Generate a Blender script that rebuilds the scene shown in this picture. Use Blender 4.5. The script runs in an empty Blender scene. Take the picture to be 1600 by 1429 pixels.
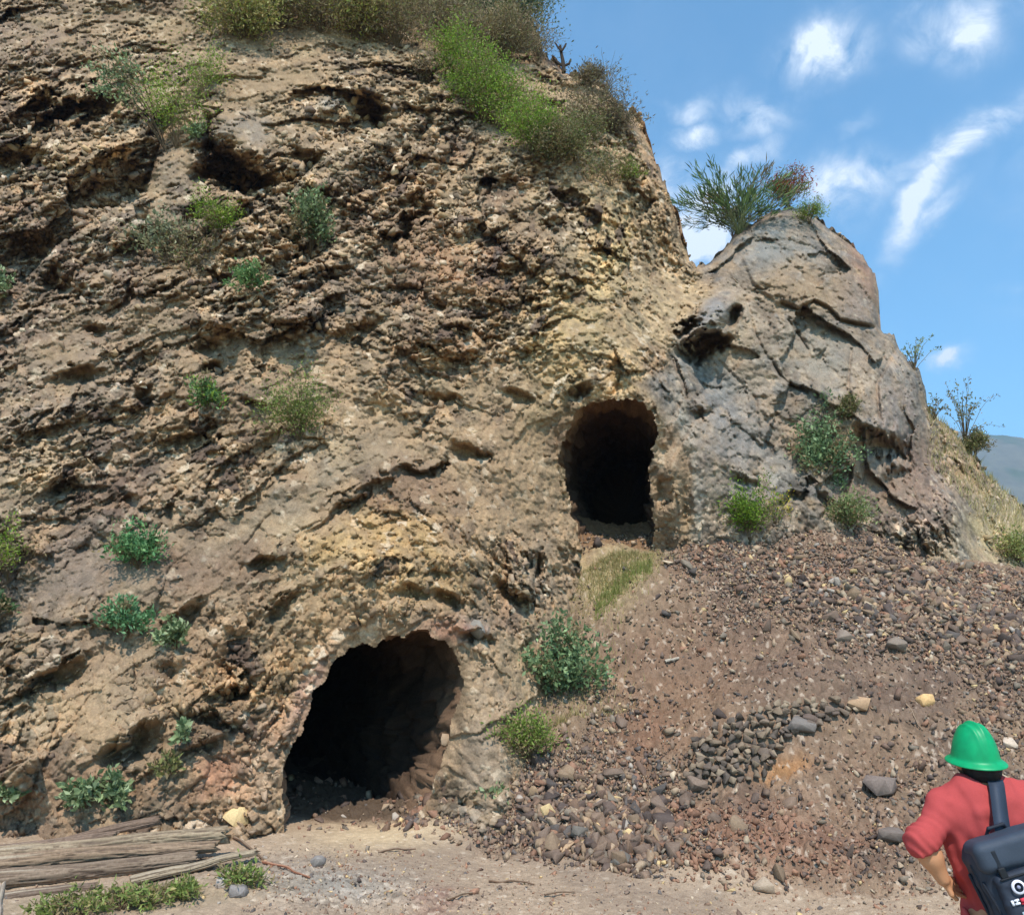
import bpy, bmesh, math, random
import numpy as np
from mathutils import Vector, Matrix
R = math.radians
rng = np.random.default_rng(7)
random.seed(7)
scn = bpy.context.scene
C = scn.collection

# ------------------------------------------------------------------ camera
FPX, W0, H0 = 1250.0, 1600.0, 1429.0
PITCH = R(12.0)
CAM = np.array([0.0, 0.0, 2.12])
cam_d = bpy.data.cameras.new('camera'); cam = bpy.data.objects.new('camera', cam_d); C.objects.link(cam)
cam.location = CAM; cam.rotation_euler = (R(90) + PITCH, 0, 0)
cam_d.sensor_width = 36; cam_d.lens = 36 * FPX / W0
cam_d.clip_start = .05; cam_d.clip_end = 9000
scn.camera = cam

# ------------------------------------------------------------------ light
SUN_EL, SUN_AZ = R(57), R(180 - 1)        # azimuth measured from +Y towards +X: behind the camera, a little right
sd = Vector((math.sin(SUN_AZ) * math.cos(SUN_EL), math.cos(SUN_AZ) * math.cos(SUN_EL), math.sin(SUN_EL)))
sun_d = bpy.data.lights.new('sun', 'SUN'); sun_d.energy = 5.0; sun_d.angle = R(.5); sun_d.color = (1, .955, .88)
sun = bpy.data.objects.new('sun', sun_d); C.objects.link(sun)
sun.rotation_euler = sd.to_track_quat('Z', 'Y').to_euler()

def ray(u, v):
    """world direction through photograph position (u, v), scaled so that its Y is 1"""
    a = (np.asarray(u, float) - W0 / 2) / FPX
    b = -(np.asarray(v, float) - H0 / 2) / FPX
    cp, sp = math.cos(PITCH), math.sin(PITCH)
    y = cp - b * sp; z = sp + b * cp
    return np.stack([a / y, np.ones_like(a) * np.ones_like(y), z / y], -1)
def pt(u, v, Y):
    return CAM + ray(u, v) * np.asarray(Y, float)[..., None]
def proj(P):
    d = np.asarray(P, float) - CAM
    cp, sp = math.cos(PITCH), math.sin(PITCH)
    dep = d[..., 1] * cp + d[..., 2] * sp
    up = -d[..., 1] * sp + d[..., 2] * cp
    return W0 / 2 + FPX * d[..., 0] / dep, H0 / 2 - FPX * up / dep

# ------------------------------------------------------------------ sky
world = bpy.data.worlds.new('World'); scn.world = world; world.use_nodes = True
nt = world.node_tree; N = nt.nodes; L = nt.links
N.clear()
def wn(t, **k):
    n = N.new(t)
    for a, b in k.items(): setattr(n, a, b)
    return n
def wmath(op, a, b=None, c=None, clamp=False):
    n = wn('ShaderNodeMath', operation=op, use_clamp=clamp)
    for i, s in enumerate((a, b, c)):
        if s is None: continue
        if isinstance(s, (int, float)): n.inputs[i].default_value = s
        else: L.new(s, n.inputs[i])
    return n.outputs[0]
sky = wn('ShaderNodeTexSky', sky_type='NISHITA', sun_disc=False)
sky.sun_elevation = SUN_EL; sky.sun_rotation = SUN_AZ
sky.altitude = 1500; sky.air_density = 1.0; sky.dust_density = .3; sky.ozone_density = 1.5
tc = wn('ShaderNodeTexCoord')
D = tc.outputs['Generated']
nz = wn('ShaderNodeTexNoise'); nz.inputs['Scale'].default_value = 20; nz.inputs['Detail'].default_value = 9; nz.inputs['Roughness'].default_value = .62; nz.inputs['Distortion'].default_value = .5
L.new(D, nz.inputs['Vector'])
nz2 = wn('ShaderNodeTexNoise'); nz2.inputs['Scale'].default_value = 7; nz2.inputs['Detail'].default_value = 8; nz2.inputs['Roughness'].default_value = .6
L.new(D, nz2.inputs['Vector'])
wv = wn('ShaderNodeVectorMath', operation='MULTIPLY_ADD'); L.new(nz2.outputs['Color'], wv.inputs[0]); wv.inputs[1].default_value = (.11, .11, .11)
L.new(D, wv.inputs[2])
ws = wn('ShaderNodeVectorMath', operation='SUBTRACT'); L.new(wv.outputs[0], ws.inputs[0]); ws.inputs[1].default_value = (.055, .055, .055)
DW = ws.outputs[0]
clouds = [(1288, 66, 42, 26, -10, 1.0), (1522, 42, 30, 36, 20, .85), (1450, 48, 40, 24, 0, .45), (1075, 156, 38, 14, 0, .5), (1080, 198, 32, 15, -10, .7),
          (1182, 160, 44, 22, 12, .6), (1210, 212, 22, 26, 0, .4), (1155, 244, 55, 16, -20, .5), (1312, 282, 62, 34, 5, .75), (1440, 312, 62, 26, -50, 1.0),
          (1515, 222, 78, 20, -10, .85), (1592, 188, 24, 12, 0, .55), (1488, 561, 19, 10, 0, .9), (1092, 352, 52, 62, 40, 1.35), (1045, 290, 34, 40, 60, .7),
          (1390, 270, 60, 20, -10, .45), (1468, 350, 40, 16, -30, .5), (1582, 460, 20, 10, 0, .15), (1310, 190, 26, 10, -40, .25),
          (300, -260, 200, 60, 10, .8), (2000, 100, 160, 60, -10, .9), (1900, 420, 120, 30, 0, .7), (1700, -160, 120, 60, 0, .8), (-400, 200, 160, 70, 0, .8)]
tot = None
for (u, v, ru, rv, ang, st) in clouds:
    c = Vector(ray(u, v)).normalized()
    e1 = Vector((0, 0, 1)).cross(c).normalized() * -1
    e2 = c.cross(e1).normalized()
    if e2.z < 0: e2 = -e2
    ca, sa = math.cos(R(-ang)), math.sin(R(-ang))
    px = 1.0 / FPX
    A = (e1 * ca + e2 * sa) / (ru * px); B = (e2 * ca - e1 * sa) / (rv * px)
    terms = []
    for ax in (A, B):
        d1 = wn('ShaderNodeVectorMath', operation='DOT_PRODUCT'); L.new(DW, d1.inputs[0]); d1.inputs[1].default_value = ax
        s1 = wmath('SUBTRACT', d1.outputs['Value'], ax.dot(c))
        terms.append(wmath('MULTIPLY', s1, s1))
    s = wmath('ADD', terms[0], terms[1])
    front = wn('ShaderNodeVectorMath', operation='DOT_PRODUCT'); L.new(D, front.inputs[0]); front.inputs[1].default_value = c
    g = wmath('MULTIPLY', wmath('EXPONENT', wmath('MULTIPLY', s, -.9)), wmath('MULTIPLY', wmath('GREATER_THAN', front.outputs['Value'], .3), st))
    tot = g if tot is None else wmath('MAXIMUM', tot, g)
fac = wmath('MULTIPLY', wmath('MULTIPLY', tot, wmath('MULTIPLY_ADD', nz.outputs['Fac'], 5.4, -1.75), clamp=False), 1.0, clamp=True)
fac = wmath('POWER', fac, 1.15, clamp=True)
thin = wn('ShaderNodeTexNoise'); thin.inputs['Scale'].default_value = 3.2; thin.inputs['Detail'].default_value = 8; thin.inputs['Roughness'].default_value = .6
L.new(D, thin.inputs['Vector'])
veil = wmath('MULTIPLY', wmath('MULTIPLY_ADD', thin.outputs['Fac'], 2.5, -1.2, clamp=True), .12)
fac = wmath('MAXIMUM', wmath('MULTIPLY', fac, .9), veil)
hs = wn('ShaderNodeHueSaturation'); hs.inputs['Saturation'].default_value = 1.0; hs.inputs['Value'].default_value = 1.0; hs.inputs['Hue'].default_value = .5
L.new(sky.outputs[0], hs.inputs['Color'])
SKYGAIN = wn('ShaderNodeMix', data_type='RGBA', blend_type='MULTIPLY'); SKYGAIN.inputs[0].default_value = 1
L.new(hs.outputs[0], SKYGAIN.inputs[6]); SKYGAIN.inputs[7].default_value = (1.12, 1.92, 1.98, 1)
mx = wn('ShaderNodeMix', data_type='RGBA'); L.new(fac, mx.inputs[0]); L.new(SKYGAIN.outputs[2], mx.inputs[6]); mx.inputs[7].default_value = (7.6, 8.3, 9.2, 1)
bg = wn('ShaderNodeBackground'); bg.inputs['Strength'].default_value = .128
L.new(mx.outputs[2], bg.inputs['Color'])
wo = wn('ShaderNodeOutputWorld'); L.new(bg.outputs[0], wo.inputs['Surface'])

scn.view_settings.view_transform = 'Standard'; scn.view_settings.look = 'None'
scn.view_settings.exposure = .18; scn.view_settings.gamma = 1; scn.view_settings.use_curve_mapping = False
scn.cycles.max_bounces = 5; scn.cycles.diffuse_bounces = 3; scn.cycles.glossy_bounces = 2; scn.cycles.transmission_bounces = 3
scn.cycles.volume_bounces = 0; scn.cycles.use_denoising = True

# ------------------------------------------------------------------ numeric noise
F4 = np.float32
def _h(ix, iy, iz, seed):
    h = (ix.astype(np.uint32) * np.uint32(73856093)) ^ (iy.astype(np.uint32) * np.uint32(19349663)) ^ (iz.astype(np.uint32) * np.uint32(83492791)) ^ np.uint32((seed * 2654435761) & 0xffffffff)
    h ^= h >> np.uint32(15); h *= np.uint32(2246822519); h ^= h >> np.uint32(13); h *= np.uint32(3266489917); h ^= h >> np.uint32(16)
    return h
def _f(h): return (h & np.uint32(0xffffff)).astype(F4) / F4(16777216)
def vnoise(P, seed=0):
    """value noise, about -1..1"""
    i = np.floor(P); f = (P - i).astype(F4); i = i.astype(np.int64)
    w = f * f * f * (f * (f * 6 - 15) + 10)
    out = 0
    for dx in (0, 1):
        for dy in (0, 1):
            for dz in (0, 1):
                c = _f(_h(i[..., 0] + dx, i[..., 1] + dy, i[..., 2] + dz, seed))
                out = out + c * (w[..., 0] if dx else 1 - w[..., 0]) * (w[..., 1] if dy else 1 - w[..., 1]) * (w[..., 2] if dz else 1 - w[..., 2])
    return out * 2 - 1
def fbm(P, octv=4, seed=0, gain=.5):
    s = 0; a = 1; t = 0
    for o in range(octv):
        s = s + a * vnoise(P * (2.03 ** o) + o * 17.3, seed + o); t += a; a *= gain
    return s / t * 1.4
def cells(P, seed=0, jit=.85, full=False):
    """nearest jittered cell: F1, F2, offset vector, id hash"""
    if full: offs = (-1, 0, 1); b = np.floor(P)
    else: offs = (0, 1); b = np.floor(P - .5)
    b = b.astype(np.int64)
    F1 = np.full(P.shape[:-1], 9, F4); F2 = F1.copy(); off = np.zeros(P.shape, F4); idh = np.zeros(P.shape[:-1], np.uint32)
    for dx in offs:
        for dy in offs:
            for dz in offs:
                ix, iy, iz = b[..., 0] + dx, b[..., 1] + dy, b[..., 2] + dz
                h = _h(ix, iy, iz, seed)
                jx = _f(h) - .5; jy = _f(h * np.uint32(1664525) + np.uint32(99)) - .5; jz = _f(h * np.uint32(22695477) + np.uint32(7)) - .5
                q = np.stack([P[..., 0] - ix - .5 - jx * jit, P[..., 1] - iy - .5 - jy * jit, P[..., 2] - iz - .5 - jz * jit], -1).astype(F4)
                d = np.sqrt((q * q).sum(-1))
                n = d < F1
                F2 = np.where(n, F1, np.minimum(F2, d)); F1 = np.where(n, d, F1)
                off = np.where(n[..., None], q, off); idh = np.where(n, h, idh)
    return F1, F2, off, idh
def facets(P, scale, seed, tilt=.8, step=.5, groove=.5, stretch=None):
    """broken-rock relief: every cell is a tilted plane of its own; returns relief in units of the cell size, cell random, groove"""
    Q = P / scale
    if stretch is not None: Q = Q @ stretch
    F1, F2, off, h = cells(Q, seed)
    a = _f(h * np.uint32(747796405) + np.uint32(3)) * 2 - 1; b = _f(h * np.uint32(277803737) + np.uint32(5)) * 2 - 1
    c = _f(h * np.uint32(1103515245) + np.uint32(11)) * 2 - 1; r = _f(h * np.uint32(69069) + np.uint32(1))
    d = (off[..., 0] * a + off[..., 1] * b + off[..., 2] * c) * tilt + (r - .5) * step
    g = np.clip(1 - (F2 - F1) / .16, 0, 1)
    return d - g * g * groove * .5, _f(h * np.uint32(134775813) + np.uint32(17)), g
def rotm(ax, ang):
    return np.array(Matrix.Rotation(ang, 3, ax), float)
def sst(a, b, x):
    t = np.clip((x - a) / (b - a), 0, 1); return t * t * (3 - 2 * t)
def srgb(r, g, b):
    c = np.array([r, g, b], float) / 255
    return np.where(c <= .04045, c / 12.92, ((c + .055) / 1.055) ** 2.4)
def tps(pts, vals, smooth=0.0):
    pts = np.array(pts, float); n = len(pts)
    d = np.linalg.norm(pts[:, None] - pts[None], axis=-1)
    K = np.where(d > 0, d * d * np.log(d + 1e-12), 0) + np.eye(n) * smooth
    Pm = np.hstack([np.ones((n, 1)), pts])
    A = np.zeros((n + 3, n + 3)); A[:n, :n] = K; A[:n, n:] = Pm; A[n:, :n] = Pm.T
    w = np.linalg.solve(A, np.concatenate([vals, np.zeros(3)]))
    def f(q):
        out = w[n] + q[..., 0] * w[n + 1] + q[..., 1] * w[n + 2]
        for i in range(n):
            r2 = ((q - pts[i]) ** 2).sum(-1)
            out = out + w[i] * .5 * r2 * np.log(r2 + 1e-12)
        return out
    return f
def blob(U, V, u, v, ru, rv, ang=0, p=2):
    c, s = math.cos(R(-ang)), math.sin(R(-ang))
    a = ((U - u) * c - (V - v) * s) / ru; b = ((U - u) * s + (V - v) * c) / rv
    return np.exp(-(np.abs(a) ** p + np.abs(b) ** p))
def poly_sd(U, V, poly):
    """signed distance to polygon, negative inside"""
    poly = np.array(poly, float); n = len(poly)
    d = np.full(U.shape, 1e9); ins = np.zeros(U.shape, bool)
    for i in range(n):
        a = poly[i]; b = poly[(i + 1) % n]; e = b - a
        t = np.clip(((U - a[0]) * e[0] + (V - a[1]) * e[1]) / (e @ e + 1e-9), 0, 1)
        d = np.minimum(d, np.hypot(U - a[0] - t * e[0], V - a[1] - t * e[1]))
        c = ((a[1] > V) != (b[1] > V)) & (U < (b[0] - a[0]) * (V - a[1]) / (b[1] - a[1] + 1e-12) + a[0])
        ins ^= c
    return np.where(ins, -d, d)

# ------------------------------------------------------------------ materials
def mat_new(name):
    m = bpy.data.materials.new(name); m.use_nodes = True
    return m, m.node_tree.nodes, m.node_tree.links, m.node_tree.nodes['Principled BSDF']
def mat_attr(name, rough=.95, spec=.15, bump=0, bscale=40, var=.0, vscale=60, bdist=.02, transl=0):
    """material whose colour is the mesh's own Col attribute, with procedural grain"""
    m, n, l, b = mat_new(name)
    a = n.new('ShaderNodeAttribute'); a.attribute_name = 'Col'
    col = a.outputs['Color']
    g = n.new('ShaderNodeNewGeometry')
    if var:
        t = n.new('ShaderNodeTexNoise'); t.inputs['Scale'].default_value = vscale; t.inputs['Detail'].default_value = 5; t.inputs['Roughness'].default_value = .7
        l.new(g.outputs['Position'], t.inputs['Vector'])
        mr = n.new('ShaderNodeMapRange'); mr.inputs['From Min'].default_value = .3; mr.inputs['From Max'].default_value = .7
        mr.inputs['To Min'].default_value = 1 - var; mr.inputs['To Max'].default_value = 1 + var
        l.new(t.outputs['Fac'], mr.inputs['Value'])
        vm = n.new('ShaderNodeVectorMath'); vm.operation = 'SCALE'; l.new(col, vm.inputs[0]); l.new(mr.outputs[0], vm.inputs['Scale'])
        col = vm.outputs[0]
    l.new(col, b.inputs['Base Color'])
    b.inputs['Roughness'].default_value = rough; b.inputs['Specular IOR Level'].default_value = spec
    if bump:
        t = n.new('ShaderNodeTexNoise'); t.inputs['Scale'].default_value = bscale; t.inputs['Detail'].default_value = 6; t.inputs['Roughness'].default_value = .65
        l.new(g.outputs['Position'], t.inputs['Vector'])
        bp = n.new('ShaderNodeBump'); bp.inputs['Strength'].default_value = bump; bp.inputs['Distance'].default_value = bdist
        l.new(t.outputs['Fac'], bp.inputs['Height']); l.new(bp.outputs[0], b.inputs['Normal'])
    if transl:
        tr = n.new('ShaderNodeBsdfTranslucent'); l.new(col, tr.inputs['Color'])
        ms = n.new('ShaderNodeMixShader'); ms.inputs[0].default_value = transl
        out = n['Material Output']; l.new(b.outputs[0], ms.inputs[1]); l.new(tr.outputs[0], ms.inputs[2]); l.new(ms.outputs[0], out.inputs['Surface'])
    return m
def mat_flat(name, col, rough=.6, spec=.3, var=.12, vscale=30, bump=.15, bscale=120, bdist=.004, coat=0):
    m, n, l, b = mat_new(name)
    g = n.new('ShaderNodeTexCoord')
    t = n.new('ShaderNodeTexNoise'); t.inputs['Scale'].default_value = vscale; t.inputs['Detail'].default_value = 5
    l.new(g.outputs['Object'], t.inputs['Vector'])
    cr = n.new('ShaderNodeValToRGB'); e = cr.color_ramp.elements
    e[0].position = .3; e[1].position = .7
    e[0].color = (*[max(0, c * (1 - var)) for c in col], 1); e[1].color = (*[min(1, c * (1 + var)) for c in col], 1)
    l.new(t.outputs['Fac'], cr.inputs[0]); l.new(cr.outputs[0], b.inputs['Base Color'])
    b.inputs['Roughness'].default_value = rough; b.inputs['Specular IOR Level'].default_value = spec; b.inputs['Coat Weight'].default_value = coat
    if bump:
        t2 = n.new('ShaderNodeTexNoise'); t2.inputs['Scale'].default_value = bscale; t2.inputs['Detail'].default_value = 4
        l.new(g.outputs['Object'], t2.inputs['Vector'])
        bp = n.new('ShaderNodeBump'); bp.inputs['Strength'].default_value = bump; bp.inputs['Distance'].default_value = bdist
        l.new(t2.outputs['Fac'], bp.inputs['Height']); l.new(bp.outputs[0], b.inputs['Normal'])
    return m
M_ROCK = mat_attr('rock_face', bump=.8, bscale=55, var=.3, vscale=40, bdist=.014)
M_SOIL = mat_attr('soil', bump=.8, bscale=42, var=.22, vscale=70, bdist=.02)
M_STONE = mat_attr('loose_stone', rough=.85, spec=.25, bump=.5, bscale=60, var=.2, vscale=50, bdist=.008)
M_LEAF = mat_attr('leaf', rough=.6, spec=.25, var=.15, vscale=25, transl=.3)
M_STEM = mat_attr('stem', rough=.9, var=.2, vscale=80)
M_WOOD = mat_attr('weathered_wood', rough=.9, spec=.15, bump=.5, bscale=70, var=.22, vscale=40, bdist=.006)
M_FAR = mat_attr('far_hillside', rough=1, spec=0, var=.25, vscale=.05)

# ------------------------------------------------------------------ object helpers
def mesh_np(name, V, faces, mat, col=None, parent=None, smooth=False):
    """V (n,3); faces: int array (m,3) or (m,4), or list of arrays"""
    me = bpy.data.meshes.new(name)
    if isinstance(faces, np.ndarray): faces = [faces]
    faces = [f for f in faces if len(f)]
    V = np.asarray(V, F4)
    me.vertices.add(len(V)); me.vertices.foreach_set('co', V.ravel())
    loops = np.concatenate([f.ravel() for f in faces]).astype(np.int32)
    sizes = np.concatenate([np.full(len(f), f.shape[1], np.int32) for f in faces])
    starts = np.concatenate([[0], np.cumsum(sizes)[:-1]]).astype(np.int32)
    me.loops.add(len(loops)); me.loops.foreach_set('vertex_index', loops)
    me.polygons.add(len(sizes)); me.polygons.foreach_set('loop_start', starts)
    me.update(calc_edges=True)
    if smooth: me.polygons.foreach_set('use_smooth', np.ones(len(sizes), bool))
    if col is not None:
        at = me.color_attributes.new('Col', 'FLOAT_COLOR', 'POINT')
        c4 = np.ones((len(V), 4), F4); c4[:, :3] = np.clip(col, .004, .95)
        at.data.foreach_set('color', c4.ravel())
    me.materials.append(mat); me.validate()
    o = bpy.data.objects.new(name, me); C.objects.link(o)
    if parent: o.parent = parent
    return o
def tag(o, label=None, cat=None, group=None, kind=None):
    if label: o['label'] = label
    if cat: o['category'] = cat
    if group: o['group'] = group
    if kind: o['kind'] = kind
    return o
def empty(name, loc, label, cat, group=None):
    o = bpy.data.objects.new(name, None); C.objects.link(o); o.location = loc; o.empty_display_size = .1
    return tag(o, label, cat, group)
def structure(o, label=None): o['kind'] = 'structure'; 
def grid_faces(nr, nc, keep=None):
    idx = np.arange(nr * nc).reshape(nr, nc)
    f = np.stack([idx[:-1, :-1], idx[:-1, 1:], idx[1:, 1:], idx[1:, :-1]], -1).reshape(-1, 4)
    return f if keep is None else f[keep.reshape(-1)]
def compact(V, f, *attrs):
    used = np.zeros(len(V), bool); used[f.ravel()] = True
    mp = np.cumsum(used) - 1
    return (V[used], mp[f]) + tuple(a[used] for a in attrs)

# ------------------------------------------------------------------ cliff
SKY = np.array([(-400, -170), (700, -170), (770, -90), (800, -30), (815, 0), (835, 40), (850, 75), (880, 112), (915, 124), (950, 142), (985, 172), (1000, 192), (1010, 216),
    (1030, 255), (1045, 300), (1058, 340), (1066, 375), (1078, 402), (1090, 414), (1110, 407), (1130, 392), (1150, 362), (1185, 340), (1212, 328), (1238, 322), (1258, 327),
    (1276, 341), (1300, 360), (1328, 380), (1352, 402), (1367, 426), (1374, 455), (1375, 505), (1381, 517), (1397, 522), (1405, 545), (1425, 565), (1440, 582),
    (1446, 602), (1448, 634), (1462, 650), (1490, 674), (1515, 702), (1540, 738), (1570, 765), (1600, 792), (1700, 862), (1950, 960)], float)
DEPTH = [(-300, 1330, 8.0), (-300, 1000, 8.8), (-300, 700, 10.0), (-300, 300, 12.2), (-300, -100, 15), (0, 1330, 8.15), (0, 1200, 8.4), (0, 1000, 9.0), (0, 700, 10.2), (0, 400, 11.8), (0, 200, 13), (0, 0, 14.5), (0, -170, 16.2),
    (200, 1320, 8.2), (200, 1180, 8.6), (250, 950, 9.3), (300, 700, 10.3), (300, 300, 12.4), (300, 0, 14.8), (400, 1320, 8.5), (400, 1150, 8.9), (430, 1300, 8.75), (450, 1100, 9.0), (400, 900, 9.5),
    (500, 960, 9.0), (600, 950, 9.05), (600, 985, 9.15), (700, 950, 9.3), (560, 1310, 9.2), (600, 1150, 9.25), (600, 860, 9.45), (600, 700, 10.3), (600, 500, 11.5), (600, 300, 12.9), (600, 150, 14.0), (600, 50, 15.4), (600, -170, 18),
    (740, 1100, 9.45), (740, 1250, 9.1), (720, 1350, 8.7), (800, 1330, 8.7), (800, 1200, 9.35), (800, 1100, 9.8), (800, 900, 10.5), (800, 700, 11.2), (800, 500, 12.1), (800, 300, 13.4), (800, 200, 14.2), (800, 100, 15.5), (800, 0, 17.2),
    (880, 1050, 10.7), (870, 900, 11.3), (900, 1200, 10.6), (880, 700, 11.6), (960, 1100, 11.8), (960, 900, 12.2), (960, 740, 12.0), (960, 606, 11.35), (960, 500, 12.15), (960, 300, 13.7), (950, 160, 15.2), (1040, 740, 12.0), (1030, 600, 11.85),
    (1060, 860, 12.4), (1080, 500, 13.3), (1050, 400, 14.4), (1085, 430, 14.6), (1130, 430, 14.2), (1110, 490, 13.2), (1100, 570, 13.1), (1180, 350, 14.9), (1250, 420, 14.2), (1150, 600, 13.0), (1300, 560, 13.3), (1250, 700, 12.95), (1200, 830, 12.5), (1300, 830, 12.75),
    (1350, 430, 14.7), (1420, 600, 14.1), (1380, 660, 13.2), (1390, 720, 13.6), (1380, 840, 13.0), (1480, 700, 15.2), (1490, 800, 14), (1480, 860, 13.4), (1540, 770, 15.6), (1590, 820, 17.0), (1600, 900, 14.6), (1700, 900, 17.5), (1900, 980, 18.5),
    (1100, 1100, 12.8), (1300, 1000, 13.5), (1600, 1050, 14.5), (1300, 1350, 14), (1600, 1350, 15), (1900, 1300, 16), (1000, 1350, 12.5)]
CAVE1 = [(446, 1330), (444, 1285), (444, 1240), (452, 1190), (475, 1130), (498, 1082), (520, 1042), (545, 1016), (570, 1004), (585, 1010), (600, 1000), (625, 992), (665, 990), (695, 1002), (714, 1032),
         (725, 1066), (716, 1100), (702, 1130), (694, 1165), (682, 1208), (670, 1240), (655, 1268), (640, 1330)]
CAVE2 = [(912, 900), (906, 850), (896, 800), (884, 750), (876, 712), (884, 682), (900, 652), (922, 632), (950, 622), (980, 622), (1005, 632), (1022, 650), (1028, 676), (1016, 700), (1013, 735), (1016, 780), (1022, 830), (1024, 900)]
STEP = 1.8
us = np.arange(-330, 1930, STEP); NU = len(us)
NV = 860; VB = 1440.0
vsky = np.interp(us, SKY[:, 0], SKY[:, 1])
# rows: evenly spaced in the photograph for the tall part of the cliff
_q = np.stack([us / 26, us * 0, us * 0], -1)
vsky = vsky + (us > 780) * (7.0 * fbm(_q, 3, 601) * (us < 1090) + 5.0 * fbm(_q * 3.3, 2, 602) * np.where(us > 1090, .7, 1.15) + 2.0 * vnoise(_q * 7, 603)) * (1 + .5 * np.clip(np.abs(np.gradient(vsky, us)), 0, 2.5))
vg = np.linspace(-176, VB, NV)
VV = np.maximum(vg[:, None], vsky[None])
UU = np.repeat(us[None], NV, 0)
fd = tps([(a / 500, b / 500) for a, b, c in DEPTH], np.array([c for a, b, c in DEPTH]), .002)
Yb = fd(np.stack([UU / 500, VV / 500], -1))
# distance to the skyline in photograph units, for the rounding at the edge
dsky = np.full(UU.shape, 1e9)
sel = (UU > 690) & (VV < 1000)
for i in range(1, len(SKY) - 1):
    a, b = SKY[i], SKY[i + 1]; e = b - a
    tt = np.clip(((UU[sel] - a[0]) * e[0] + (VV[sel] - a[1]) * e[1]) / (e @ e), 0, 1)
    dsky[sel] = np.minimum(dsky[sel], np.hypot(UU[sel] - a[0] - tt * e[0], VV[sel] - a[1] - tt * e[1]))
Yb = Yb + .55 * np.exp(-dsky / 8)
P0 = pt(UU, VV, Yb)
sd1 = poly_sd(UU, VV, CAVE1); sd2 = poly_sd(UU, VV, CAVE2)

def bl(u, v, ru, rv, ang=0, p=2): return blob(UU, VV, u, v, ru, rv, ang, p)
# the outcrop on the right: smoother slabs
OUT = [(1085, 380), (1088, 420), (1118, 460), (1062, 520), (1045, 575), (1000, 600), (1040, 640), (1075, 700), (1085, 760), (1075, 850), (1100, 1450), (1960, 1450), (1960, 300), (1085, 300)]
sdo = poly_sd(UU, VV, OUT)
wob = 10 * fbm(P0 * 2.2, 3, 91)
out = sst(14, -14, sdo + wob)
slab = out * np.clip(sst(1480, 1400, UU + wob * 2) + .0, 0, 1) * sst(800, 700, VV + wob * 3 - (UU - 1100) * .12)
slab = np.maximum(slab, bl(1060, 690, 24, 90, -8) * .3)
dirt = np.clip(bl(120, 900, 190, 62, -24) + bl(480, 760, 150, 40, -32) + bl(268, 285, 32, 70, 4, 3) * 1.6 + bl(110, 560, 90, 40, -10) * .6 + bl(60, 1200, 130, 60) * .45 + bl(330, 560, 80, 60) * .5
             + bl(440, 120, 90, 40, -10) * .8 + bl(395, 205, 55, 28) * .9 + bl(760, 1230, 45, 90) * .8 + bl(120, 110, 60, 45) * .5 + bl(820, 760, 60, 110, 10) * .4 + bl(560, 40, 240, 40) * .6 + bl(400, 640, 60, 60) * .7 + bl(180, 1010, 120, 40, -28) * .5 + bl(380, 850, 120, 30, -35) * .8 + bl(140, 1120, 50, 70) * .6 + bl(560, 640, 90, 60) * .4 + bl(820, 1010, 40, 60) * .5 + bl(250, 120, 60, 50) * .4, 0, 1)
rough = np.clip(1 - .72 * dirt - .8 * slab, .12, 1)
rough = rough + bl(330, 330, 210, 90, -15) * .35 + bl(640, 260, 150, 110, 30) * .45 + bl(100, 250, 120, 100) * .4 + bl(600, 420, 220, 90) * .25 + bl(640, 900, 190, 60) * .2 + bl(370, 1060, 100, 70) * .3
rough = rough * sst(-2, 22, sd1) * .6 + rough * .4
rough = rough * (.42 + .75 * sst(-.35, .45, fbm(P0 * .75 + 80, 3, 56)))

# dip of the beds: they climb to the right
DIP = rotm('Y', R(-30)) @ np.diag([.8, 1.0, 1.2])
DIPL = rotm('Y', R(-42)) @ np.diag([.5, 1.0, 1.25])
DIPs = rotm('Y', R(-35)) @ np.diag([.95, 1.0, 1.1])
warp = np.stack([fbm(P0 * 1.3 + 5, 2, 11), fbm(P0 * 1.3 + 9, 2, 12), fbm(P0 * 1.3 + 15, 2, 13)], -1)
Pw = P0 + warp * .1 + .05 * np.stack([fbm(P0 * 4 + 5, 2, 14), fbm(P0 * 4 + 9, 2, 15), fbm(P0 * 4 + 15, 2, 16)], -1)
warp2 = np.stack([vnoise(P0 * 7 + 5, 21), vnoise(P0 * 7 + 9, 22), vnoise(P0 * 7 + 15, 23)], -1)
Pf = P0 + warp2 * .012
f0, c0, g0 = facets(Pw, 1.5, 1, 1.0, .5, .25, DIP)
f1, c1, g1 = facets(Pw, .62, 2, 1.1, .55, .3, DIPL)
DIPV = rotm('Y', R(-66)) @ np.diag([.42, 1.0, 1.3])
f1v, c1v, _g = facets(Pw + 4, .5, 12, 1.1, .55, .3, DIPV)
f2v, c2v, _g = facets(Pw + 4, .24, 13, 1.1, .6, .3, DIPV)
steep = np.clip(bl(700, 270, 130, 130, 20) * 1.2 + bl(930, 430, 150, 170, 20) * 1.3 + bl(820, 700, 90, 150) + bl(470, 1080, 90, 130, 25) * .9 + bl(1030, 300, 60, 120), 0, 1)
f2, c2, g2 = facets(Pw, .29, 3, 1.1, .6, .35, DIPs)
f1 = f1 * (1 - steep) + f1v * steep * 1.2; f2 = f2 * (1 - steep) + f2v * steep * 1.1
c2 = np.where(steep > .5, c2v, c2)
f3, c3, g3 = facets(Pf, .14, 4, 1.15, .65, .4, DIPs)
f4, c4, g4 = facets(Pf, .07, 5, 1.1, .7, .5)
big = fbm(P0 * .38, 3, 31); mid = fbm(P0 * 1.1, 3, 35)
patch = sst(-.35, .5, fbm(P0 * .9 + 40, 3, 55))           # coarse and fine rubble alternate
disp = big * .34 + mid * .13 * (1 - .7 * slab)
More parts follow.
